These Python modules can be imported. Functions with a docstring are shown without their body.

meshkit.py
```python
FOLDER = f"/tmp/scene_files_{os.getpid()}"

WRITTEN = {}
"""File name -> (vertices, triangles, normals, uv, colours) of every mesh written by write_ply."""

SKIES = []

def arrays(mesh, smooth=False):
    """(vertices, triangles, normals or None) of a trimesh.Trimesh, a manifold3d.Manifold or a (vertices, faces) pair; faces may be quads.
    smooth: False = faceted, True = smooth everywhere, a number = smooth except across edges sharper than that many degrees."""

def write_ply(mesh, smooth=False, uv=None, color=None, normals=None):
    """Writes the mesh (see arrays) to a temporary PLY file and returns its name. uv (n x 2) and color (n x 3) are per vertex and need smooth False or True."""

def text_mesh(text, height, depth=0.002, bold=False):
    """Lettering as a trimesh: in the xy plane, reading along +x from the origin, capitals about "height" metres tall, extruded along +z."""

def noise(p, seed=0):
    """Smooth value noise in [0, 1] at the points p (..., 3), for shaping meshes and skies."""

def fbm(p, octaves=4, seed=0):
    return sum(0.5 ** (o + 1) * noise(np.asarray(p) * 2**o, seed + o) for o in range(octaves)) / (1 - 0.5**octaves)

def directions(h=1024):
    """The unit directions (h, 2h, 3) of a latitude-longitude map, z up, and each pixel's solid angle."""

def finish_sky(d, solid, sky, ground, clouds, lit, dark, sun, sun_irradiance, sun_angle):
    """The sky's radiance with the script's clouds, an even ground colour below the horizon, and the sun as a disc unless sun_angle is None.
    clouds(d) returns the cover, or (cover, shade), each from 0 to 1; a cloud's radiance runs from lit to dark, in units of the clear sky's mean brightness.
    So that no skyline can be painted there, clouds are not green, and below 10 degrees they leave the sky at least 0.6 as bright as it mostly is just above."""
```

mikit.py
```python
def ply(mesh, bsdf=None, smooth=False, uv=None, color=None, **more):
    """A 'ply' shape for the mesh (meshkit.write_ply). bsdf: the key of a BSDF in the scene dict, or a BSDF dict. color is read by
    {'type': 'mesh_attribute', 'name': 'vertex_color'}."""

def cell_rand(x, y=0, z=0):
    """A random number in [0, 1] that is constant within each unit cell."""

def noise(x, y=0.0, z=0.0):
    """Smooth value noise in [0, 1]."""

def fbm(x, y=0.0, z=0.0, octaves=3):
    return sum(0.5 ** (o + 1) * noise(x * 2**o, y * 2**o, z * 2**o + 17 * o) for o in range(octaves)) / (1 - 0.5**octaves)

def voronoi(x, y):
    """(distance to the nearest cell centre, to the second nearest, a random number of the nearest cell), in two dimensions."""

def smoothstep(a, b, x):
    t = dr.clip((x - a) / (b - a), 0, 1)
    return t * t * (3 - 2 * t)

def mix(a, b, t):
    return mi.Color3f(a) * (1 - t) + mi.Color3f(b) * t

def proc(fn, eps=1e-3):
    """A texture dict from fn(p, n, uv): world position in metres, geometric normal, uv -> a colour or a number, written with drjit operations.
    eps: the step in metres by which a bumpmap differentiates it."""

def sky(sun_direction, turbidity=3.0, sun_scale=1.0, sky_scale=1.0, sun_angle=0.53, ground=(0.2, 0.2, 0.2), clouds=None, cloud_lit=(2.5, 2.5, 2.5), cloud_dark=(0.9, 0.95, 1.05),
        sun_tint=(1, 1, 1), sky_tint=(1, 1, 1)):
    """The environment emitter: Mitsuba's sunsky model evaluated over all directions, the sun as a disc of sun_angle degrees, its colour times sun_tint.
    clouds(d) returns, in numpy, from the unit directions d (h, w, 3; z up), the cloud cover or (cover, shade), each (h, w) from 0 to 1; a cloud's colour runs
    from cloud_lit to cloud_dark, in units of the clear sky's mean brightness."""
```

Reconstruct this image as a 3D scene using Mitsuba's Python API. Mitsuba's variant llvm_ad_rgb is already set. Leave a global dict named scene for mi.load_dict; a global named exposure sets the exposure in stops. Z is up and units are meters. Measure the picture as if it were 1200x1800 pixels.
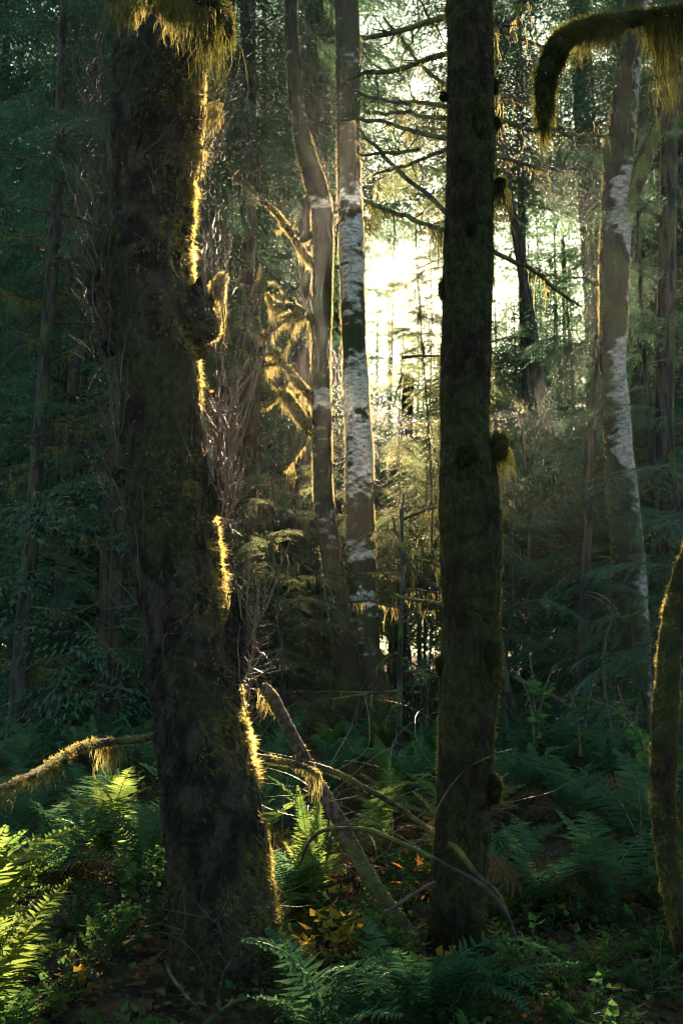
import math
import numpy as np, trimesh, mitsuba as mi, drjit as dr
import mikit, meshkit
from mikit import proc, ply, noise, fbm, smoothstep, mix

# ------------------------------------------------------------------ camera, sky, exposure
T4 = mi.ScalarTransform4f
CAM = np.array([0, 0, 1.5])
FPX, U0, V0 = 1750.0, 600.0, 900.0
PITCH = math.atan(250 / FPX)
FWD = np.array([0, math.cos(PITCH), math.sin(PITCH)]); UP = np.array([0, -math.sin(PITCH), math.cos(PITCH)]); RIGHT = np.array([1.0, 0, 0])

def ray(u, v):
    return FWD + RIGHT * (u - U0) / FPX + UP * (V0 - v) / FPX
def P(u, v, Y):                                   # the point of the plane y = Y seen at a pixel of the photograph
    d = ray(u, v); return CAM + d * (Y / d[1])
def depth(p):
    return float((np.asarray(p) - CAM) @ FWD)

SUN = ray(790, 518); SUN = SUN / np.linalg.norm(SUN)
scene, labels = {}, {}
exposure = 6.15
scene['camera'] = dict(type='thinlens', fov=2 * math.degrees(math.atan(600 / FPX)), fov_axis='x', near_clip=0.05, far_clip=600.0,
                       aperture_radius=0.004, focus_distance=5.6, to_world=T4().look_at(origin=CAM.tolist(), target=(CAM + FWD).tolist(), up=[0, 0, 1]),
                       medium={'type': 'ref', 'id': 'forest_air'})
scene['sky'] = mikit.sky(SUN.tolist(), turbidity=4.0, sun_scale=1.0, sky_scale=0.24, sun_tint=(1.03, 1.0, 1.10), sky_tint=(0.98, 1.0, 0.85), ground=(0.04, 0.04, 0.03))
scene['forest_air'] = dict(type='homogeneous', albedo={'type': 'rgb', 'value': [0.95, 0.95, 0.94]}, sigma_t=0.00014, phase={'type': 'hg', 'g': 0.93})

rng = np.random.default_rng(11)
R = lambda a, b: float(rng.uniform(a, b))

# ------------------------------------------------------------------ materials
def col(a): return {'type': 'rgb', 'value': list(map(float, a))}
def bump(b, fn, scale, eps=2e-3):
    return {'type': 'bumpmap', 'arbitrary': proc(fn, eps), 'scale': scale, 'bsdf': b}
def bark(dark, light, moss, moss_lo, moss_hi, sx=28.0, sz=5.0, rough=0.9, bscale=0.012):
    def c(p, n, uv):
        f = fbm(p.x * sx, p.y * sx, p.z * sz, 3)
        m = smoothstep(moss_lo, moss_hi, fbm(p.x * 5.1, p.y * 5.1, p.z * 2.3 + 4, 3))
        g = noise(p.x * 90, p.y * 90, p.z * 60) * 0.5 + 0.75
        return mix(mix(dark, light, smoothstep(0.35, 0.7, f)), mi.Color3f(moss) * (0.6 + 0.8 * noise(p.x * 40, p.y * 40, p.z * 30)), m) * g
    def h(p, n, uv):
        return fbm(p.x * sx, p.y * sx, p.z * sz, 3) + 0.35 * noise(p.x * 110, p.y * 110, p.z * 50)
    b = {'type': 'principled', 'base_color': proc(c), 'roughness': rough, 'specular': 0.25}
    return {'type': 'twosided', 'b': bump(b, h, bscale)}
scene['m_maple_bark'] = bark((.005, .0045, .003), (.032, .026, .018), (.020, .021, .007), .47, .62, 17, 8, bscale=.03)
scene['m_mossy_bark'] = bark((.008, .006, .004), (.028, .021, .012), (.022, .025, .008), .40, .58, 26, 9, bscale=.02)
scene['m_conifer_bark'] = bark((.016, .015, .013), (.050, .048, .042), (.045, .06, .022), .56, .74, 22, 3)
scene['m_branch_bark'] = bark((.018, .015, .012), (.05, .042, .032), (.075, .085, .022), .46, .60, 30, 30)
scene['m_pole_bark'] = bark((.026, .020, .015), (.095, .072, .055), (.06, .07, .02), .60, .70, 40, 30)

def alder_bark(white_at, side=0.0, tone=1.0, dk_=1.0):
    """Pale bark broken by dark mossy bands; white_at: (height, half extent) of the pale stretches."""
    def c(p, n, uv):
        big = fbm(p.x * 2.6, p.y * 2.6, p.z * 1.7 + 3.1, 4); band = fbm(p.x * 7, p.y * 7, p.z * 12, 4)
        w = mi.Float(0)
        for z, e in white_at: w = dr.maximum(w, 1 - smoothstep(e * .5, e * 1.3, dr.abs(p.z - z)))
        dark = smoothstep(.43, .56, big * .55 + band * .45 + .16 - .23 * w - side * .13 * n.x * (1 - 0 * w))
        lent = smoothstep(.58, .74, noise(p.x * 20, p.y * 20, p.z * 90))
        white = mix((.52, .51, .47), (.21, .20, .18), smoothstep(.3, .75, fbm(p.x * 14, p.y * 14, p.z * 22, 4)))
        white = mix(white, (.07, .06, .05), lent * .75) * tone
        dk = mix((.014, .012, .007), (.050, .043, .023), fbm(p.x * 26, p.y * 26, p.z * 18, 3)) * dk_
        dk = mix(dk, mi.Color3f(.022, .034, .008), smoothstep(.5, .62, fbm(p.x * 4, p.y * 4, p.z * 3 + 9, 3)))
        return mix(white, dk, dark)
    b = {'type': 'principled', 'base_color': proc(c), 'roughness': .8, 'specular': .3}
    return {'type': 'twosided', 'b': bump(b, lambda p, n, uv: fbm(p.x * 20, p.y * 20, p.z * 26, 3), .012)}
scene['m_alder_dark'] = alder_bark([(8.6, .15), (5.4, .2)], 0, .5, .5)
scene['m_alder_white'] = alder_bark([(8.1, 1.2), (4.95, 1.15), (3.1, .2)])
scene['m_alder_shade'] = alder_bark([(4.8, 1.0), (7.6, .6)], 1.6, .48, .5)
def leafy(c1, c2, trans=1.0, rough=.5, freq=1.7, fine=9.0, spec=1.33):
    def c(p, n, uv):
        a = noise(p.x * freq, p.y * freq, p.z * freq) * .6 + noise(p.x * fine, p.y * fine, p.z * fine) * .4
        return mix(c1, c2, smoothstep(.25, .75, a))
    return {'type': 'principledthin', 'base_color': proc(c), 'roughness': rough, 'diff_trans': trans, 'eta': spec}
scene['m_needles'] = leafy((.038, .100, .058), (.094, .180, .100), .9, .38)
scene['m_needles_dark'] = leafy((.034, .090, .054), (.084, .157, .090), .8, .42)
scene['m_cedar'] = leafy((.085, .125, .055), (.19, .21, .10), 1.45, .5)
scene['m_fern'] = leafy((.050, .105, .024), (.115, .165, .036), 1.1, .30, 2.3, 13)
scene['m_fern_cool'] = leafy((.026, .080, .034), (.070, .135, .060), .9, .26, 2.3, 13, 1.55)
scene['m_leaf_bright'] = leafy((.07, .18, .04), (.13, .28, .07), 1.2, .3, 5, 17)
scene['m_fern_dead'] = leafy((.05, .032, .016), (.13, .08, .038), .7, .6, 4, 17)
scene['m_leaf'] = leafy((.022, .062, .018), (.060, .125, .030), 1.0, .28, 4, 17)
scene['m_leaf_yellow'] = leafy((.22, .17, .03), (.30, .20, .03), 1.0, .4, 4, 17)
scene['m_leaf_orange'] = leafy((.34, .13, .025), (.42, .22, .04), 1.1, .45, 4, 17)
scene['m_leaf_brown'] = leafy((.055, .035, .020), (.19, .11, .05), .6, .4, 9, 30)
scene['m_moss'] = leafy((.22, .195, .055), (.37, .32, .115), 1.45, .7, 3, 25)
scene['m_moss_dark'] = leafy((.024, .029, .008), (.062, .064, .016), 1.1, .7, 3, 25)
scene['m_moss_green'] = leafy((.060, .105, .020), (.11, .17, .035), 1.0, .7, 3, 25)
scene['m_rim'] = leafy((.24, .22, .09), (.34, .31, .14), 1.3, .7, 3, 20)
scene['m_hanging'] = leafy((.13, .115, .036), (.24, .215, .075), 1.2, .7, 3, 20)
scene['m_twig'] = {'type': 'twosided', 'b': {'type': 'principled', 'base_color': proc(lambda p, n, uv: mix((.030, .022, .017), (.085, .062, .045), noise(p.x * 14, p.y * 14, p.z * 14))), 'roughness': .7}}
scene['m_red_twig'] = {'type': 'twosided', 'b': {'type': 'principled', 'base_color': proc(lambda p, n, uv: mix((.050, .030, .020), (.15, .10, .065), noise(p.x * 11, p.y * 11, p.z * 8))), 'roughness': .5}}
scene['m_rachis'] = {'type': 'twosided', 'b': {'type': 'principled', 'base_color': col((.07, .065, .025)), 'roughness': .6}}
def soil(p, n, uv):
    f = fbm(p.x * 6, p.y * 6, 1.0, 4)
    return mix((.018, .013, .009), (.055, .038, .024), smoothstep(.3, .7, f)) * (noise(p.x * 60, p.y * 60, 0) * .8 + .6)
scene['m_soil'] = {'type': 'twosided', 'b': bump({'type': 'principled', 'base_color': proc(soil), 'roughness': .95, 'specular': .2}, lambda p, n, uv: fbm(p.x * 14, p.y * 14, 0.0, 4), .05)}

# ------------------------------------------------------------------ mesh helpers
def unit(a):
    a = np.asarray(a, float); return a / (np.linalg.norm(a, axis=-1, keepdims=True) + 1e-12)
def resample(pts, rad, step):
    pts = np.asarray(pts, float); rad = np.asarray(rad, float)
    s = np.r_[0, np.cumsum(np.linalg.norm(np.diff(pts, axis=0), axis=1))]
    n = max(3, int(s[-1] / step) + 1)
    t = np.linspace(0, s[-1], n)
    from scipy.interpolate import PchipInterpolator
    return np.stack([PchipInterpolator(s, pts[:, k])(t) for k in range(3)], 1), PchipInterpolator(s, rad)(t)
def tube(pts, rad, sides=6, step=None, rough=0.0, freq=(6, 6, 2), seed=0, lump=0.0, ridge=0.0, rf=(16, 16, 4.5)):
    """A closed bent tube with bumps pushed along its radius."""
    if step: pts, rad = resample(pts, rad, step)
    pts = np.asarray(pts, float); rad = np.broadcast_to(rad, len(pts)).astype(float)
    t = unit(np.gradient(pts, axis=0))
    ref = np.array([1.0, 0, 0]) if abs(t[:, 0]).mean() < .8 else np.array([0, 0, 1.0])
    a = unit(ref - (t @ ref)[:, None] * t); b = np.cross(t, a)
    ang = np.arange(sides) * 2 * np.pi / sides
    dirs = np.cos(ang)[None, :, None] * a[:, None] + np.sin(ang)[None, :, None] * b[:, None]
    rr = np.repeat(rad[:, None], sides, 1)
    if rough or lump:
        q = pts[:, None] + dirs * rr[..., None]
        rr = rr * (1 + rough * 2 * (meshkit.fbm(q * np.array(freq), 4, seed) - .5) + lump * 2 * (meshkit.noise(q * 1.9, seed + 9) - .5))
    if ridge:
        q = pts[:, None] + dirs * rr[..., None]; q = q + .03 * (meshkit.noise(q * 8, seed + 3)[..., None] - .5)
        a1 = 1 - np.abs(2 * meshkit.fbm(q * np.array(rf), 3, seed + 5) - 1); a2 = 1 - np.abs(2 * meshkit.fbm(q * np.array(rf) * np.array([1.3, 1.3, 3.2]), 3, seed + 6) - 1)
        rr = rr - ridge * (a1 ** 6 + .6 * a2 ** 8) + ridge * .5 * (meshkit.fbm(q * 40, 2, seed + 8) - .5)
    v = (pts[:, None] + dirs * rr[..., None]).reshape(-1, 3)
    n = len(pts)
    i, j = np.meshgrid(np.arange(n - 1), np.arange(sides), indexing='ij')
    q = np.stack([i * sides + j, i * sides + (j + 1) % sides, (i + 1) * sides + (j + 1) % sides, (i + 1) * sides + j], -1).reshape(-1, 4)
    f = np.vstack([q[:, [0, 1, 2]], q[:, [0, 2, 3]]])
    v = np.vstack([v, pts[0] - t[0] * rad[0] * .3, pts[-1] + t[-1] * rad[-1] * .6])
    j = np.arange(sides); k0, k1 = n * sides, n * sides + 1
    f = np.vstack([f, np.stack([j * 0 + k0, (j + 1) % sides, j], 1), np.stack([j * 0 + k1, (n - 1) * sides + j, (n - 1) * sides + (j + 1) % sides], 1)])
    return v, f
def cat(ms):
    vs, fs, o = [], [], 0
    for v, f in ms:
        vs.append(v); fs.append(f + o); o += len(v)
    return np.vstack(vs), np.vstack(fs)
def leaves(tv, tf, O, A, B, S):
    """Copies of a small template (x along A, y along B, z along A x B) at the origins O."""
    O, A, B = np.asarray(O, float), unit(A), np.asarray(B, float)
    B = unit(B - (A * B).sum(-1, keepdims=True) * A); N = np.cross(A, B)
    S = np.broadcast_to(np.asarray(S, float).reshape(len(S) if np.ndim(S) else 1, -1), (len(O), 3 if np.ndim(S) > 1 else 1))
    t = tv[None] * (S[:, None, :] if S.shape[1] == 3 else S[:, None, :1])
    v = O[:, None] + t[..., :1] * A[:, None] + t[..., 1:2] * B[:, None] + t[..., 2:] * N[:, None]
    f = tf[None] + (np.arange(len(O)) * len(tv))[:, None, None]
    return v.reshape(-1, 3), f.reshape(-1, 3)
DIAMOND = (np.array([[0, 0, 0], [.45, .5, .0], [.45, -.5, .0], [1, 0, -.08]]), np.array([[0, 2, 1], [1, 2, 3]]))
BLADE = (np.array([[0, .5, 0], [0, -.5, 0], [1, 0, 0]]), np.array([[0, 1, 2]]))
LEAF = (np.array([[0, 0, 0], [.2, .33, .05], [.2, -.33, .05], [.3, 0, -.02], [.55, .40, .06], [.55, -.40, .06], [.6, 0, -.03], [.8, .22, .0], [.8, -.22, .0], [1, 0, -.10]], float),
        np.array([[0, 3, 1], [0, 2, 3], [1, 3, 4], [3, 6, 4], [2, 5, 3], [3, 5, 6], [4, 6, 7], [6, 9, 7], [5, 8, 6], [6, 8, 9]]))
LEAF4 = (np.array([[0, 0, 0], [.38, .40, .06], [.38, -.40, .06], [.5, 0, -.03], [1, 0, -.10]], float), np.array([[0, 3, 1], [0, 2, 3], [1, 3, 4], [3, 2, 4]]))
def maple_template():
    ang = np.radians([0, 22, 38, 52, 72, 95, 120, 150, 180, -150, -120, -95, -72, -52, -38, -22])
    rad = np.array([1, .55, .5, .92, .5, .42, .68, .38, .22, .38, .68, .42, .5, .92, .5, .55])
    v = np.stack([.3 + rad * np.cos(ang) * .7, rad * np.sin(ang) * .7, .12 * (rad - .5) ** 2 * np.sign(np.sin(3 * ang))], 1)
    v = np.vstack([v, [.3, 0, .03]]); n = len(ang); i = np.arange(n)
    return v, np.stack([i * 0 + n, i, (i + 1) % n], 1)
MAPLE = maple_template()
def strands(base, length, width, drift=.12, seg=4, seed=0, curl=.03):
    """Thin hanging ribbons, one below every base point, wavering as they go down."""
    g = np.random.default_rng(seed); n = len(base)
    k = np.arange(seg + 1) / seg
    L = np.broadcast_to(length, n)
    d = g.normal(0, drift, (n, 2))
    w = np.broadcast_to(width, n) * g.uniform(.5, 1.5, n)
    pts = np.zeros((n, seg + 1, 3)) + np.asarray(base)[:, None]
    L = L * (.35 + 1.3 * meshkit.noise(np.asarray(base) * 26, seed + 2))
    wob = np.cumsum(g.normal(0, curl * 1.8, (n, seg + 1, 2)), 1); wob[:, 0] = 0
    pts[..., :2] += (d[:, None] * k[None, :, None] + wob) * L[:, None, None]
    pts[..., 2] -= L[:, None] * k[None]
    ph = g.uniform(0, np.pi, n); side = np.stack([np.cos(ph), np.sin(ph), 0 * ph], 1)
    ww = w[:, None] * (1 - .75 * k[None] ** 1.5)
    a = pts + side[:, None] * ww[..., None] / 2; b = pts - side[:, None] * ww[..., None] / 2
    v = np.stack([a, b], 2).reshape(n, -1, 3)
    q = np.array([[2 * s, 2 * s + 1, 2 * s + 3, 2 * s + 2] for s in range(seg)])
    f = np.vstack([q[:, [0, 1, 2]], q[:, [0, 2, 3]]])
    return v.reshape(-1, 3), (f[None] + (np.arange(n) * v.shape[1])[:, None, None]).reshape(-1, 3)
def sample(mesh, n, seed, keep=None):
    m = trimesh.Trimesh(*mesh, process=False)
    p, fi = trimesh.sample.sample_surface(m, n, seed=seed)
    nn = m.face_normals[fi]
    if keep is not None:
        k = keep(p, nn); p, nn = p[k], nn[k]
    return np.asarray(p), np.asarray(nn)
def fuzz(p, n, length, width, seed=0, down=.5):
    """Short mossy blades standing off a surface, nodding down."""
    g = np.random.default_rng(seed)
    A = unit(n + g.normal(0, .55, p.shape) + np.array([0, 0, -down]))
    B = unit(np.cross(A, g.normal(0, 1, p.shape)))
    L = np.broadcast_to(length, len(p)) * g.uniform(.5, 1.3, len(p)) * (.25 + 1.5 * meshkit.noise(p * 17, seed + 1) ** 1.4)
    A = unit(A + .9 * (np.stack([meshkit.noise(p * 23, seed + 20 + i) for i in range(3)], 1) - .5))
    W = np.broadcast_to(width, len(p))
    return leaves(*BLADE, p - n * .004, A, B, np.stack([L, W, W], 1))

# ------------------------------------------------------------------ scene entries
COUNT, POS, LAST = {}, {}, ['']
def fresh(name):
    k = COUNT.get(name, 0); COUNT[name] = k + 1
    return name if k == 0 else f'{name}_{k:03d}'
def thing(name, label, cat_, group=None, kind=None):
    key = fresh(name); labels[key] = {'label': label, 'category': cat_}; LAST[0] = key
    if group: labels[key]['group'] = group
    if kind: labels[key]['kind'] = kind
    return key
def part(parent, name, mesh, m, smooth=True, label=None, kind=None):
    key = fresh(parent + '__' + name)
    scene[key] = ply(mesh, m, smooth=smooth)
    if label or kind:
        labels[key] = {}
        if label: labels[key]['label'] = label
        if kind: labels[key]['kind'] = kind
    return key
def inst(key, gid, M):
    scene[key] = {'type': 'instance', 'g': {'type': 'ref', 'id': gid}, 'to_world': T4(M.tolist())}
def mat(X, Y, Z, t):
    M = np.eye(4); M[:3, 0], M[:3, 1], M[:3, 2], M[:3, 3] = X, Y, Z, t; return M

def ground_z(x, y):
    q = np.stack([np.asarray(x, float) * .35, np.asarray(y, float) * .35, np.zeros_like(np.asarray(x, float))], -1)
    return .35 * (meshkit.fbm(q, 3, 5) - .5) + .16 * (meshkit.noise(q * 5, 8) - .5) * np.exp(-((np.asarray(y) - 6) / 14.0) ** 2)
def on_ground(u, v):
    d = ray(u, v); p = CAM + d * (-CAM[2] / d[2])
    for _ in range(3): p = CAM + d * ((ground_z(p[0], p[1]) - CAM[2]) / d[2])
    return p

# the gap in the canopy through which the low sun shines
SIDE = unit(np.cross(SUN, [0, 0, 1])); SUP = np.cross(SIDE, SUN)
def gap_offset(p):
    q = np.asarray(p) - np.array([0, 6.0, 1.5]); q = q - CAM * 0
    return q @ SIDE, (np.asarray(p) - CAM) @ SUP + 1.41
def in_gap(p, grow=.28):
    """0 outside the gap; 1 where the sun must come through to the trunks and ferns; 2 in the thinner hole around the sun as seen from the path."""
    a, b = gap_offset(p)
    if -2.0 - grow < a < .15 + grow and -2.3 - grow < b < 3.1 + grow: return 1
    if -.1 < a < 1.3 + grow and -1.6 < b < 2.7: return 1
    if .1 < a < 1.2 and .4 < b < 2.5: return 2
    if 1.2 < a < 5.0 and -.8 < b < 3.6: return 3
    return 0

def in_lane(x, y):                                  # no trunk stands in the lane of light itself
    return -2.25 < gap_offset((x, y, 1.5))[0] < .35

def corridor(x, y):
    return -3.0 < x - y * SUN[0] / SUN[1] < 1.9

# ------------------------------------------------------------------ shared foliage pieces (shape groups)
def bough(seed, L, nsec, spacing, tl, tw, droop, rise=.12, light=False):
    g = np.random.default_rng(seed)
    def main(t): return np.stack([t * L * (1 - .08 * droop * t), .05 * L * np.sin(t * 3 + seed), L * (rise * np.sin(t * 2.2) - droop * t ** 2.1)], -1)
    O, A, B, S = [], [], [], []
    m_ = 4 if light else 8
    stems = [tube(main(np.linspace(0, 1, m_)), np.linspace(.016, .003, m_) * L / 2, 3 if light else 4)]
    ts = np.sort(g.uniform(.10, .98, nsec))
    for i, t in enumerate(ts):
        sgn = 1 if i % 2 else -1
        prof = np.interp(t, [0, .15, .4, .8, 1], [.35, .8, 1, .55, .2]) * g.uniform(.7, 1.2)
        l = .36 * L * prof
        o = main(np.array(t)); ax = unit(main(np.array(min(t + .03, 1.0))) - main(np.array(t - .03)))
        ang = math.radians(g.uniform(40, 68)); yv = np.array([0, sgn, 0.0])
        d = unit(ax * math.cos(ang) + yv * math.sin(ang) + np.array([0, 0, g.uniform(-.18, .1)]))
        n2 = max(3, int(l / spacing)); s = np.linspace(.08, 1, n2)
        pts = o + d * (s * l)[:, None] + np.array([0, 0, -1.0]) * (s ** 2 * l * g.uniform(.10, .45))[:, None]
        if not light: stems.append(leaves(*DIAMOND, o[None], (pts[-1] - o)[None], np.array([[0, 0, 1.0]]), np.array([[np.linalg.norm(pts[-1] - o), .008, .008]])))
        dd = unit(np.gradient(pts, axis=0)); lat = unit(np.cross(dd, [0, 0, 1.0]))
        dr_ = g.uniform(.05, .5)
        for q in (-1, 1):
            O.append(pts); A.append(unit(dd * g.uniform(.5, .9, (n2, 1)) + q * lat * .8 + np.array([0, 0, -1.0]) * (dr_ + g.uniform(-.1, .1, (n2, 1))) + g.normal(0, .07, (n2, 3))))
            B.append(dd + g.normal(0, .15, (n2, 3)))
            ln = tl * (1.05 - .5 * s) * g.uniform(.65, 1.25, n2)
            S.append(np.stack([ln, tw * g.uniform(.8, 1.2, n2), ln * .6], 1))
        O.append(pts[-1:]); A.append(dd[-1:]); B.append(lat[-1:]); S.append(np.array([[tl, tw, tl * .6]]))
    nd = leaves(*DIAMOND, np.vstack(O), np.vstack(A), np.vstack(B), np.vstack(S))
    return nd, cat(stems)
def group_of(gid, shapes):
    scene[gid] = {'type': 'shapegroup', **shapes}
def bough_group(gid, m, *a, **k):
    nd, st = bough(*a, **k)
    group_of(gid, {'needles': ply(nd, m), 'twigs': ply(st, 'm_twig', smooth=True)})
FINE = [f'bough_fine_{i}' for i in range(5)]; COARSE = [f'bough_coarse_{i}' for i in range(4)]; CANOPY = [f'bough_canopy_{i}' for i in range(3)]; FAR = [f'bough_far_{i}' for i in range(3)]; CEDAR = [f'bough_cedar_{i}' for i in range(3)]
for i, gname in enumerate(FINE): bough_group(gname, 'm_needles', 20 + i, 2.0, 34, .046, .105, .018, .16 + .07 * i, .10 + .03 * (i % 3))
for i, gname in enumerate(COARSE): bough_group(gname, 'm_needles_dark', 40 + i, 2.4, 21, .10, .18, .036, .18 + .08 * i, .12, True)
for i, gname in enumerate(CANOPY): bough_group(gname, 'm_needles_dark', 60 + i, 3.2, 11, .32, .50, .19, .2 + .08 * i, .12, True)
for i, gname in enumerate(FAR): bough_group(gname, 'm_needles_dark', 70 + i, 2.8, 18, .175, .28, .064, .2 + .1 * i, .12, True)
for i, gname in enumerate(CEDAR): bough_group(gname, 'm_cedar', 80 + i, 1.6, 36, .040, .085, .012, .30 + .1 * i, .16)
def dress(parent, gids, spots, name='foliage'):
    """Boughs of one tree: spots are (root, azimuth, pitch, roll, scale)."""
    for i, (o, az, pi_, ro, s) in enumerate(spots):
        X = np.array([math.cos(az) * math.cos(pi_), math.sin(az) * math.cos(pi_), math.sin(pi_)])
        Y = unit(np.array([-math.sin(az), math.cos(az), 0]) + math.sin(ro) * np.array([0, 0, 1.0])); Z = unit(np.cross(X, Y)); Y = np.cross(Z, X)
        inst(f'{parent}__{name}__{i:04d}', gids[int(rng.integers(len(gids)))], mat(X * s, Y * s * R(.8, 1.15), Z * s, o))

# ------------------------------------------------------------------ the ground
def ground():
    xs = np.r_[-130, -90, -60, -40, -28, np.linspace(-20, 20, 161), 28, 40, 60, 90, 130]
    ys = np.r_[-90, -50, -25, -12, np.linspace(-6, 34, 161), 42, 55, 75, 100, 150]
    X, Y = np.meshgrid(xs, ys); Z = ground_z(X, Y)
    v = np.stack([X, Y, Z], -1).reshape(-1, 3); nx = len(xs)
    i, j = np.meshgrid(np.arange(len(ys) - 1), np.arange(nx - 1), indexing='ij'); a = i * nx + j
    f = np.stack([a, a + 1, a + nx + 1, a + nx], -1).reshape(-1, 4)
    scene['ground'] = ply((v, f), 'm_soil', smooth=True); labels['ground'] = {'label': 'dark forest floor under ferns and fallen leaves', 'category': 'ground', 'kind': 'structure'}
ground()

# ------------------------------------------------------------------ trunks seen in the photograph
def px_line(rows, Y, w_scale=1.0):
    pts = np.array([P(u, v, y) for (u, v, w), y in zip(rows, np.broadcast_to(Y, len(rows)))]); rad = np.array([w / 2 * depth(p) / FPX * w_scale for p, (u, v, w) in zip(pts, rows)])
    return pts, rad
def rooted(pts, rad, flare=1.5, depth_=.25):
    """Adds a flared foot that runs into the ground."""
    x, y, z = pts[-1]; g = float(ground_z(x, y))
    d = unit(pts[-1] - pts[-2])
    if z > g + .1:
        pts = np.vstack([pts, pts[-1] + d * (z - g) * .9 / max(-d[2], .3)]); rad = np.r_[rad, rad[-1] * 1.12]
    e = pts[-1].copy(); e[2] = g - depth_
    return np.vstack([pts, e]), np.r_[rad, rad[-1] * flare]
def extend_up(pts, rad, top, taper=.4):
    """Carries a trunk on upwards out of the picture."""
    d = unit(pts[0] - pts[2]); h = (top - pts[0][2]) / max(d[2], .3)
    return np.vstack([pts[0] + d * h, pts]), np.r_[rad[0] * taper, rad]

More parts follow.
